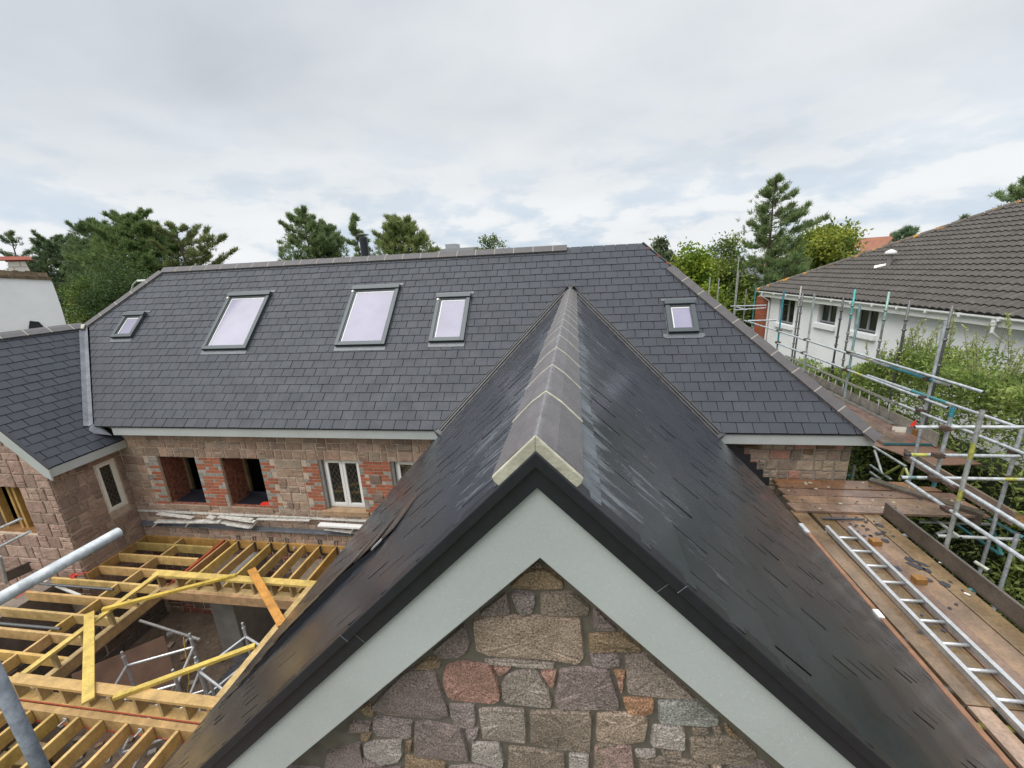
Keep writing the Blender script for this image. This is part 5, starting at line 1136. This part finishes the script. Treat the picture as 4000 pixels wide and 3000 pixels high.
def whroof():
    ns=int(LEN/.025); dz=.31; nr=int(DP/math.cos(R(28))/dz)
    ss=np.linspace(-.05,LEN,ns+1); roll=np.abs(np.sin(np.pi*ss/.20))**.7*.055
    co,si=math.cos(R(28)),math.sin(R(28)); b=MB(); rr=random.Random(4)
    verts=[];faces=[];cols=[]
    for k in range(nr):
        base=len(verts); x0=k*dz-.0; x1=(k+1)*dz+.02
        for (x,lf) in ((x0,-.03),(x0,.04),(x1,.006)):
            for i,s in enumerate(ss):
                h=lf+roll[i]
                verts.append(E0+U_*s+IN*(x*co-h*si-.04)+V3(0,0,x*si+h*co-.0))
        n=ns+1
        tilec=[rr.uniform(.9,1.1) for _ in range(int(LEN/.33)+2)]
        for i in range(ns):
            s=ss[i]; 
            if s<x0*co-.02: continue
            g=tilec[int(max(s,0)/.33)]
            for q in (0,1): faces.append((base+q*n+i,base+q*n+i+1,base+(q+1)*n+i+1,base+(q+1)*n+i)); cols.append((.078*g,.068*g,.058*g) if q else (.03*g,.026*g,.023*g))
    b.v=[tuple(p) for p in verts]; b.f=faces; b.c=cols
    return b.build('tiled_roof',M_tile,wh)
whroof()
def hipcap(b):
    k=0; a=W_(-.05,-.05,.02)
    d=nrm(U_+IN+V3(0,0,TP)); t=0
    while t<10.5: 
        e=t+.40; b.tube([a+d*t,a+d*(e-.02)],[.12,.105],10); t=e
one('hip_ridge',M_lich,hipcap,parent=wh)
one('roof_deck',M_dark,lambda b:[b.add([W_(0,0,-.03),W_(LEN,0,-.03),W_(LEN,DP,DP*TP-.03),W_(DP,DP,DP*TP-.03)],[(0,1,2,3)]),b.add([W_(0,0,-.03),W_(DP,DP,DP*TP-.03),W_(0,15,-.03)],[(0,1,2)]),b.add([W_(DP,DP,DP*TP-.03),W_(LEN,DP,DP*TP-.03),W_(LEN,15,-.03),W_(0,15,-.03)],[(0,1,2,3)])],parent=wh)
def rp(p):
    n=nrm(V3(0,0,math.cos(R(28)))-IN*math.sin(R(28))); return atP(p,E0+V3(0,0,.03),n)
vp_=rp(cs('X',1040,865))
vo=one('roof_vent',M_conc,lambda b:[b.tube([vp_-V3(0,0,.1),vp_+V3(0,0,.40)],.075,14)],parent=wh)
one('vent_cap',M_whitep,lambda b:b.tube([vp_+V3(0,0,.44),vp_+V3(0,0,.50),vp_+V3(0,0,.57)],[.17,.16,.03],16),parent=vo)
one('vent_flashing',M_creamp,lambda b:b.prism([vp_+V3(-.30,.25,-.06),vp_+V3(.02,-.05,.07),vp_+V3(.05,.2,.09),vp_+V3(-.2,.4,.02)],(0,0,.02)),parent=vo)
# ------------------------------------------------------------------ white chimney gable on the left
ch=thing('white_chimney_house','white rendered chimney gable with mossy coping behind the left wing','house',(-22,14.5,-8))
CN=V3(.838,-.545,0); CP=V3(-20,14,0); CT=V3(.545,.838,0)
cgp=lambda x,y,o=0.: atP((x,y),CP+CN*o,CN)
one('wall',M_white,lambda b:b.prism([cgp(-120,594),cgp(108,604),cgp(114,612),cgp(122,634),cgp(131,660),cgp(140,690),cgp(150,730),cgp(163,790),cgp(163,790)-V3(0,0,6.3),cgp(-120,594)-V3(0,0,9.0)],-CN*.55),parent=ch)
def cop(b):
    r=random.Random(6); A=cgp(-120,594,.05); B=cgp(112,604,.05); n=16; d=(B-A)/n
    for i in range(n):
        b.obox(A+d*i+V3(0,0,-.02),d*.985,-CN*.7,V3(0,0,.10+r.uniform(-.01,.01))); b.obox(A+d*i+V3(0,0,.08)-CN*.05,d*(.98 if i<n-1 else .55),-CN*.55,V3(0,0,.19+r.uniform(-.035,.035))-CN*.08)
one('coping',M_moss,cop,parent=ch)
def cpp(u,z,o): return cgp(40,583,-.1)+CT*u+V3(0,0,z)-CN*o
co=one('chimney_pot',M_creamp,lambda b:b.prism([cpp(-.25,-.12,0),cpp(.29,-.12,0),cpp(.235,.30,0),cpp(-.2,.30,0)],-CN*.4),parent=ch,bevel=.008)
one('pot_joint',M_terra,lambda b:[b.obox(cpp(-.225,.10,-.004),CT*.49,CN*.003,ZU*.012),b.obox(cpp(.08,.112,-.004),CT*.012,CN*.003,ZU*.17),b.obox(cpp(-.1,-.1,-.004),CT*.012,CN*.003,ZU*.2)],parent=co)
one('pot_cap',M_terra,lambda b:[b.obox(cpp(-.25,.301,-.02),CT*.53,-CN*.44,ZU*.05),b.add([cpp(-.40,.351,-.15),cpp(.44,.351,-.15),cpp(.44,.351,.5),cpp(-.40,.351,.5),cpp(-.34,.48,-.05),cpp(.38,.48,-.05),cpp(.38,.48,.4),cpp(-.34,.48,.4)],[(0,1,5,4),(1,2,6,5),(2,3,7,6),(3,0,4,7),(4,5,6,7),(3,2,1,0)])],parent=co)
one('damaged_patch',M_dark,lambda b:b.prism([cgp(*p,.004) for p in ((60,722),(64,693),(84,695),(106,718),(100,722))],CN*.03),parent=ch)
# ------------------------------------------------------------------ far buildings
fb0=thing('flat_roofed_block','distant white flat roofed block of flats beyond the ridge','building',(-12,95,-8))
L0,R0=atY((938,541),95),atY((1030,536),95)
one('wall',M_white,lambda b:b.box((L0[0],95,-8),(R0[0],105,L0[2]-1.2)),parent=fb0); one('roof',M_upvc,lambda b:b.box((L0[0]-.6,94.2,L0[2]-.5),(R0[0],105,L0[2]+.2)),parent=fb0)
one('parapet',M_white,lambda b:b.box((L0[0]-.3,94.4,L0[2]-1.8),(R0[0],94.99,L0[2]-.51)),parent=fb0)
bx=atY((974,525),96); one('plant_room',M_upvc,lambda b:b.box((bx[0]-1.2,95.5,L0[2]+.2),(bx[0]+1.2,99,L0[2]+1.2)),parent=fb0)
def fh(name,lb,x,Y,zt,w_,d_,roofm,wallz,cat='house',gable_front=False):
    t=thing(name,lb,cat,(x,Y,-8)); h_=w_*.42
    one('wall',M_white,lambda b:[b.box((x-w_/2,Y,-8.04),(x+w_/2,Y+d_,zt-h_)),b.prism([(x+w_/2,Y,zt-h_),(x+w_/2,Y+d_,zt-h_),(x+w_/2,Y+d_/2,zt-.15)],(-.2,0,0))],parent=t)
    def rf(b):
        a=[(x-w_/2-.3,Y-.3,zt-h_-.1),(x+w_/2+.3,Y-.3,zt-h_-.1),(x+w_/2+.3,Y+d_/2,zt),(x-w_/2-.3,Y+d_/2,zt)]; b.prism(a,(0,0,.15)); c=[(x-w_/2-.3,Y+d_+.3,zt-h_-.1),(x+w_/2+.3,Y+d_+.3,zt-h_-.1),(x+w_/2+.3,Y+d_/2,zt),(x-w_/2-.3,Y+d_/2,zt)]; b.prism(c,(0,0,.15))
    one('roof',roofm,rf,parent=t); one('window',M_glass,lambda b:b.box((x-w_*.2,Y-.02,zt-h_-2.2),(x+w_*.1,Y,zt-h_-.8)),parent=t)
    return t
hp=atY((1927,511),85); t_=thing('gabled_house','distant white gabled house with red roof beyond the brown tiled roof','house',(hp[0],85,-8))
gn=V3(.5,-.866,0); sn=V3(-.866,-.5,0)
def gp(r_,s_,z): return hp-gn*r_+sn*s_+V3(0,0,z)
one('wall',M_white,lambda b:[b.prism([gp(.1,0,-.15),gp(.1,-3.6,-3.4),gp(.1,-3.6,-9),gp(.1,3.6,-9),gp(.1,3.6,-3.4)],-gn*6.2)],parent=t_)
one('roof',M_redroof,lambda b:[b.prism([gp(-.3,0,.1),gp(-.3,4.6,-4.1),gp(7,4.6,-4.1),gp(7,0,.1)],V3(0,0,-.3)),b.prism([gp(-.3,0,.1),gp(-.3,-4.2,-3.8),gp(7,-4.2,-3.8),gp(7,0,.1)],V3(0,0,-.3))],parent=t_)
one('chimney',M_terra,lambda b:b.obox(gp(.6,-2.0,-2.4),gn*-.9,sn*-.7,V3(0,0,3.0)),parent=t_)
one('window',M_upvc,lambda b:b.obox(gp(.08,-1.3,-3.6),sn*1.5,gn*.05,V3(0,0,1.1)),parent=t_)
one('dormer',M_white,lambda b:b.obox(gp(3.2,2.2,-2.9),-gn*2.4,sn*1.0,V3(0,0,1.2)),parent=t_)
rb=atY((1690,580),62); fh('brick_house','brick coloured house half hidden behind the tall pine','',0,0,0,1,1,M_redroof,0) if False else None
t_=thing('orange_brick_house','orange brick house half hidden behind the tall pine','house',(rb[0],62,-8))
one('wall',mat('orange_brick',(.30,.14,.09),.9,n1=(2,.85,1.1)),lambda b:b.box((rb[0]-3.5,62,-8),(rb[0]+4,70,rb[2]-.3)),parent=t_); one('roof',M_redroof,lambda b:b.prism([(rb[0]-4,61.5,rb[2]-.3),(rb[0]+4.5,61.5,rb[2]-.3),(rb[0]+3,66,rb[2]+1.2),(rb[0]-2.5,66,rb[2]+1.2)],(0,0,.2)),parent=t_)
wb=atY((1640,650),45); t_=thing('white_bungalow','low white building glimpsed under the tall pine','building',(wb[0],45,-8))
one('wall',M_white,lambda b:b.box((wb[0]-6,45,-8),(wb[0]+9,53,-3.4)),parent=t_); one('roof',M_tile,lambda b:b.prism([(wb[0]-6.5,44.5,-3.4),(wb[0]+9.5,44.5,-3.4),(wb[0]+7,49,-1.4),(wb[0]-4,49,-1.4)],(0,0,.2),(.10,.10,.11)),parent=t_)
g0=atY((152,690),34); t_=thing('white_garage','small white garage with dark roof under the left trees','garage',(g0[0],34,-8))
one('wall',M_white,lambda b:b.box((g0[0]-1.6,34,-8),(g0[0]+2.4,39,g0[2]+.2)),parent=t_); one('roof',M_tile,lambda b:b.prism([(g0[0]-2,33.7,g0[2]+.2),(g0[0]+2.8,33.7,g0[2]+.2),(g0[0]+1.8,36,g0[2]+1.2),(g0[0]-1,36,g0[2]+1.2)],(0,0,.15),(.09,.09,.1)),parent=t_)
# street lamp
q=lambda u,v,Y:atY((u/2.212*K,(800+v/2.212)*K),Y)
l1,l2,l3=q(1137,740,24),q(1150,690,24),q(1240,660,24)
sl=thing('street_lamp','grey street lamp with curved arm rising behind the left hip','street lamp',(l1[0],24,-8.04))
one('post',M_galv,lambda b:b.tube([(l1[0],24,-8.04),(l1[0],24,l1[2]),tuple(l2),tuple((l2+l3)/2+V3(0,0,.16)),tuple(l3)],[.09,.06,.05,.045,.045],10,(.5,.52,.52)),parent=sl)
one('lamp_head',M_whitep,lambda b:b.box(l3+V3(-.35,-.12,-.02),l3+V3(.35,.12,.10)),parent=sl,bevel=.03)
# ------------------------------------------------------------------ trees and hedge
def leafmesh(name,m,C,D,ln,wd,col,parent,quad=False,flat=.0,seed=0):
    """C centres (n,3), D directions (n,3) unit, ln/wd arrays, col (n,3)"""
    g=np.random.default_rng(seed); n=len(C); C=C-root_loc(parent)
    ra=g.normal(size=(n,3)); sd=np.cross(D,ra); sd/=np.linalg.norm(sd,axis=1)[:,None]+1e-9
    a=C-sd*(wd*.5)[:,None]; b_=C+sd*(wd*.5)[:,None]; tip=C+D*ln[:,None]
    if quad:
        mid=C+D*(ln*.45)[:,None]; bow=np.cross(sd,D)*(ln*.12)[:,None]
        v=np.stack([C,mid-sd*(wd*.5)[:,None]+bow,tip,mid+sd*(wd*.5)[:,None]+bow],1); k=4
    else: v=np.stack([a,b_,tip],1); k=3
    me=bpy.data.meshes.new(name); me.vertices.add(n*k); me.vertices.foreach_set('co',v.astype(np.float32).ravel())
    me.loops.add(n*k); me.loops.foreach_set('vertex_index',np.arange(n*k,dtype=np.int32)); me.polygons.add(n)
    me.polygons.foreach_set('loop_start',np.arange(0,n*k,k,dtype=np.int32)); me.polygons.foreach_set('loop_total',np.full(n,k,np.int32))
    me.update(calc_edges=True); at=me.attributes.new('col','FLOAT_COLOR','FACE'); c4=np.ones((n,4),np.float32); c4[:,:3]=col; at.data.foreach_set('color',c4.ravel())
    me.materials.append(m); o=bpy.data.objects.new(name,me); COL.objects.link(o); o.parent=parent; return o
def unit(a): return a/(np.linalg.norm(a,axis=-1,keepdims=True)+1e-9)
def pine(lb,px,yt,wpx,Y,seed,zlow=.25,shape=0,col=(.035,.055,.03),dens=1.0,lean=0.0,asym=0.0,tuft=.34,grp=None,upsw=.55,fill=0.,nbl=11):
    g=np.random.default_rng(seed); top=atY((px,yt),Y); Rr=(atY((px+wpx/2,yt),Y)-atY((px-wpx/2,yt),Y))[0]/2
    gz=-8.05; H=top[2]-gz; base=V3(top[0]-lean*H,top[1],gz); t=thing('pine_tree',lb,'tree',tuple(base),grp)
    tp=[]; 
    for i in range(9):
        f=i/8; tp.append(base+V3(lean*H*f+math.sin(f*5+seed)*.12*Rr*.3,math.cos(f*4+seed)*.1*Rr*.3,H*f*.985))
    b=MB(); b.tube(tp,[max(.03,(.035*H)*(1-f/8*.93)*.55) for f in range(9)],8)
    C=[];D=[]
    nb=int((30+H*1.1)*dens)
    def trunk(f): i=min(int(f*8),7); q=f*8-i; return tp[i]*(1-q)+tp[i+1]*q
    for k in range(nb):
        f=zlow+(1-zlow)*((k+g.uniform(0,1))/nb); 
        u=(f-zlow)/(1-zlow)
        if shape==0: pr=min(1,((1-u)*2.6)**.8)*.93+.07
        elif shape==1: pr=min(1,((1-u)*3.4)**.62)*.9+.10     # rounded crown
        else: pr=min(1,((1-u)*2.2)**.7)*.85+.15
        az=g.uniform(0,2*math.pi); Lb=Rr*pr*g.uniform(.45,1.15)*(1+asym*math.cos(az))
        d0=V3(math.cos(az),math.sin(az),g.uniform(-.15,.35)+upsw*u*.5)
        p=trunk(f); pts=[p]; ns=5
        for s in range(1,ns+1):
            w_=s/ns; dd=unit(d0+V3(0,0,upsw*w_*w_*.8-.2*(1-u)*w_)+g.normal(size=3)*.12); p=p+dd*Lb/ns; pts.append(p)
        b.tube(pts,[max(.012,.016*H*.3*(1-w_/6.2)*(1-.5*u)) for w_ in range(ns+1)],4,cap=False)
        side=unit(np.cross(d0,V3(0,0,1))); nt_=int((7+Lb*4.2)*dens)
        for s in range(nt_):
            w_=g.uniform(.25,1.0)**.8; i=min(int(w_*ns),ns-1); q=w_*ns-i; c=pts[i]*(1-q)+pts[i+1]*q
            dr=unit(pts[i+1]-pts[i]); tl=Lb*.42*(1.08-w_*.85)*g.uniform(.5,1.1)
            td=unit(dr*.75+side*g.choice((-1,1))*g.uniform(.35,1.0)+V3(0,0,g.uniform(-.05,.35)))
            m_=max(2,int(tl/(tuft*.62)))
            for z_ in range(m_):
                C.append(c+td*tl*(z_+.6)/m_+g.normal(size=3)*.05); D.append(unit(td*.55+V3(0,0,.85)))
    if fill:
        for k in range(int(len(C)*fill)):
            u=g.uniform(.02,1)**.8; p=trunk(zlow+(1-zlow)*(1-u)); rr=Rr*min(1,(u*3.4)**.62)*.92*math.sqrt(g.uniform(.05,1)); az=g.uniform(0,6.283)
            C.append(p+V3(math.cos(az)*rr,math.sin(az)*rr,g.normal()*.25)); D.append(unit(V3(math.cos(az)*.5,math.sin(az)*.5,.8)))
    C=np.array(C);D=np.array(D); nb_=nbl
    tint=g.uniform(.6,1.45,(len(C),1))
    yel=g.uniform(0,1,(len(C),1))
    c0=np.array(col)[None]*np.array([4.6,4.5,3.6])*tint*(1-yel*.35)+np.array([.34,.36,.14])[None]*yel*.35*tint
    CC=np.repeat(C,nb_,0)+g.normal(size=(len(C)*nb_,3))*tuft*.16; DD=unit(np.repeat(D,nb_,0)+g.normal(size=(len(C)*nb_,3))*.55)
    n=len(CC); leafmesh('needles',M_needle,CC,DD,g.uniform(.6,1.25,n)*tuft,g.uniform(.10,.2,n)*tuft,np.repeat(c0,nb_,0)*g.uniform(.8,1.2,(n,1)),t,seed=seed)
    b.build('trunk',M_bark,t); return t
def broad(lb,px,yt,wpx,Y,seed,zc=.42,col=(.07,.11,.022),col2=(.15,.17,.03),leaf=.21,nclump=260,nleaf=60,grp=None,hfac=None,lobes=6):
    g=np.random.default_rng(seed); top=atY((px,yt),Y); Rr=(atY((px+wpx/2,yt),Y)-atY((px-wpx/2,yt),Y))[0]/2; gz=-8.05; H=top[2]-gz
    base=V3(top[0],top[1],gz); t=thing('broadleaf_tree',lb,'tree',tuple(base),grp); b=MB()
    zb=gz+H*zc; hz=(top[2]-zb)/2; cen=V3(top[0],top[1],zb+hz)
    b.tube([base,base+V3(.1*Rr*.3,0,H*.25),V3(cen[0],cen[1],zb+hz*.3)],[.05*Rr+.1,.04*Rr+.08,.03*Rr+.04],8)
    LB=[]
    for k in range(lobes):
        a=2*math.pi*k/lobes+g.uniform(-.3,.3); rr=g.uniform(.35,.62); z=g.uniform(-.45,.45); LB.append((cen+V3(math.cos(a)*Rr*rr,math.sin(a)*Rr*rr,z*hz),Rr*g.uniform(.36,.55),hz*g.uniform(.4,.6)))
    LB.append((cen+V3(0,0,hz*.42),Rr*.5,hz*.56)); LB.append((cen,Rr*.55,hz*.65))
    for c,_,_ in LB: m_=(cen+c)/2; m_[2]-=hz*.25; b.tube([V3(cen[0],cen[1],zb),m_,c],[.03*Rr+.03,.02*Rr+.02,.012],5,cap=False)
    C=[];N_=[];S_=[]
    for k in range(nclump):
        c,ra,rz=LB[g.integers(len(LB))]; d=unit(g.normal(size=3)); d[2]=d[2]*.9+.1; q=g.uniform(.62,1.04)
        C.append(c+d*np.array([ra,ra,rz])*q); N_.append(d); S_.append(q)
    C=np.array(C);N_=np.array(N_)
    ct=g.uniform(0,1,(nclump,1))**1.6; cc=2.1*(np.array(col)[None]*(1-ct)+np.array(col2)[None]*ct)*g.uniform(.7,1.25,(nclump,1))
    cl=Rr*.135; n=nclump*nleaf
    CC=np.repeat(C,nleaf,0)+g.normal(size=(n,3))*cl*np.array([1,1,.75]); DD=unit(g.normal(size=(n,3))*.8+np.repeat(N_,nleaf,0)*.6+np.array([0,0,-.15]))
    leafmesh('foliage',M_leaf,CC,DD,g.uniform(.7,1.3,n)*leaf,g.uniform(.4,.6,n)*leaf,np.repeat(cc,nleaf,0)*g.uniform(.75,1.25,(n,1)),t,quad=True,seed=seed)
    b.build('trunk',M_bark,t); return t
BG=(.020,.033,.022)
GL='trees behind the left hip'
pine('open dark pine at the left edge behind the chimney pot',18,496,120,40,1,zlow=.25,shape=2,col=BG,dens=.8,grp=GL)
pine('dark blue green pine just right of the chimney pot',112,512,150,44,2,fill=.55,zlow=.1,shape=1,col=BG,grp=GL,dens=1.8)
pine('spiky topped pine left of the large green pine',186,474,120,42,3,fill=.55,zlow=.12,shape=1,col=(.023,.038,.02),grp=GL,dens=1.8)
pine('large bushy pine standing highest above the left hip',280,466,190,38,4,fill=.55,zlow=.12,shape=1,col=(.026,.042,.018),grp=GL,dens=2.3)
pine('open branched pine reaching out over the left ridge end',378,481,135,36,5,zlow=.2,shape=1,col=(.034,.042,.02),grp=GL,dens=1.3,asym=.5)
broad('bright leafed tree low down behind the white chimney gable',185,585,130,30,6,zc=.25,col=(.035,.065,.018),col2=(.11,.13,.025),grp=GL)
broad('dark leafed tree low down against the left hip',255,560,150,29,7,zc=.2,col=(.025,.045,.016),col2=(.05,.075,.02),grp=GL)
GM='trees behind the ridge'
pine('tall broad pine left of the flue pipe group',652,453,120,38,11,fill=.4,zlow=.2,shape=1,col=(.034,.05,.028),grp=GM,dens=1.9)
pine('rounded lower pine between the tall one and the flue',706,478,80,40,12,fill=.4,zlow=.2,shape=1,col=(.036,.052,.03),grp=GM,dens=1.6)
pine('slim pine directly behind the flue pipe',766,464,72,36,13,zlow=.25,shape=0,col=(.04,.055,.03),grp=GM,dens=1.4)
pine('wide flat topped pine right of the flue pipe',868,474,150,37,14,fill=.4,zlow=.35,shape=1,col=(.045,.058,.026),grp=GM,dens=2.0)
pine('small pine low behind the ridge at the left of the tall one',606,520,50,39,15,zlow=.3,shape=2,col=(.04,.055,.03),grp=GM,dens=.7)
broad('small round leafy tree peeping over the clay ridge',1050,506,84,34,16,zc=.5,col=(.045,.065,.02),col2=(.12,.13,.05),grp=GM,nclump=110)
GR_='trees behind the right hip'
broad('grey green willow like tree at the bare hip end',1432,514,70,36,21,zc=.4,col=(.06,.08,.04),col2=(.09,.11,.06),grp=GR_,leaf=.3,nclump=120)
broad('bright green leafy tree close behind the right hip',1500,526,150,24,22,zc=.1,col=(.07,.115,.014),col2=(.17,.20,.025),grp=GR_,nclump=520)
broad('darker leafy tree between the bright one and the tall pine',1572,516,165,32,23,zc=.15,col=(.045,.075,.018),col2=(.13,.15,.03),grp=GR_,nclump=480)
pine('very tall upright pine left of the brown tiled roof',1676,381,172,33,24,zlow=.26,shape=0,col=(.034,.05,.026),grp=GR_,dens=1.75,asym=.2,nbl=9,tuft=.31,fill=.10)
pine('low spreading pine at the corner of the brown tiled roof',1700,560,150,30,25,zlow=.3,shape=1,col=(.025,.042,.02),grp=GR_)
broad('yellow green chestnut tree above the brown tiled roof',1806,481,165,40,26,zc=.3,col=(.06,.09,.02),col2=(.19,.20,.03),grp=GR_,nclump=480,leaf=.30)
pine('pine at the right edge above the brown tiled roof',2225,392,170,34,27,zlow=.5,shape=1,col=(.032,.05,.028),grp=GR_,dens=1.1)
pine('small flat topped cedar beside the distant gabled house',1958,497,50,80,28,zlow=.6,shape=1,col=(.03,.05,.04),tuft=.8,dens=.8)
pine('tiny dark pine tip just above the brown roof slope',2082,470,24,60,29,zlow=.7,shape=2,col=(.03,.045,.03),tuft=.6,dens=.7)
# hedge along the white house
g=np.random.default_rng(5); hd=thing('hedge','tall leafy hedge with upright shoots between the scaffolding and the white house','hedge',(7.4,8,-8.05))
def htop(x,y): return -2.42+.14*np.sin(y*1.9+x)+.10*np.sin(y*4.3+2*x)+.05*(8-np.abs(y-8))*.5-.42*np.clip(y-10.4,0,3.2)-.5*np.clip(5.5-y,0,9)*.25
def hx0(y): return np.where(y<6.6,6.5,7.1)
n=74000
y=g.uniform(1.5,16.5,n); x=hx0(y)+g.uniform(0,1,n)*(8.35-hx0(y)); tp=htop(x,y)
dep=np.abs(g.normal(size=n))*.5; z=tp-dep
face=g.uniform(0,1,n)<.5; x=np.where(face,hx0(y)+np.abs(g.normal(size=n))*.16+.12*np.sin(y*2.7)+.12*np.sin(z*3)+.1,x); z=np.where(face,g.uniform(-7.2,-2.2,n),z); z=np.minimum(z,htop(x,y)-.02)
cl=np.sin(x*7+y*5)+np.sin(y*8.3-z*7)+g.normal(size=n)*.6; tt=np.clip((cl+1.5)/4,0,1)[:,None]
colr=np.array([.19,.28,.07])[None]*(1-tt)+np.array([.46,.54,.17])[None]*tt; colr*=g.uniform(.65,1.3,(n,1))
D=unit(g.normal(size=(n,3))*.7+np.array([-.35,-.2,.45])); leafmesh('foliage',M_leaf,np.stack([x,y,z],1),D,g.uniform(.07,.14,n),g.uniform(.026,.046,n),colr,hd,quad=True,seed=9)
# upright shoots
C=[];D=[];cc=[]; b=MB()
for k in range(170):
    yy=g.uniform(2.5,11.6); xx=g.uniform(7.15,8.3); z0=htop(xx,yy)-.2; L_=g.uniform(.25,.85)*(1 if g.uniform()<.75 else 1.5); ln=V3(g.normal()*.12,g.normal()*.12,1)
    a=V3(xx,yy,z0); e=a+ln*L_; b.tube([a-ln*.5,a,e],[.008,.006,.003],4,cap=False)
    m_=int(L_*60)
    for s in range(m_):
        f=g.uniform(.1,1); C.append(a+(e-a)*f); D.append(unit(V3(g.normal(),g.normal(),.55+f*.6))); cc.append(np.array([.24,.30,.10])*(1-f)+np.array([.40,.44,.18])*f)
C=np.array(C);D=np.array(D);cc=np.array(cc)*g.uniform(.75,1.25,(len(C),1)); n=len(C)
leafmesh('shoot_leaves',M_leaf,C,D,g.uniform(.05,.10,n),g.uniform(.018,.03,n),cc,hd,quad=True,seed=3); b.build('shoots',M_bark,hd)
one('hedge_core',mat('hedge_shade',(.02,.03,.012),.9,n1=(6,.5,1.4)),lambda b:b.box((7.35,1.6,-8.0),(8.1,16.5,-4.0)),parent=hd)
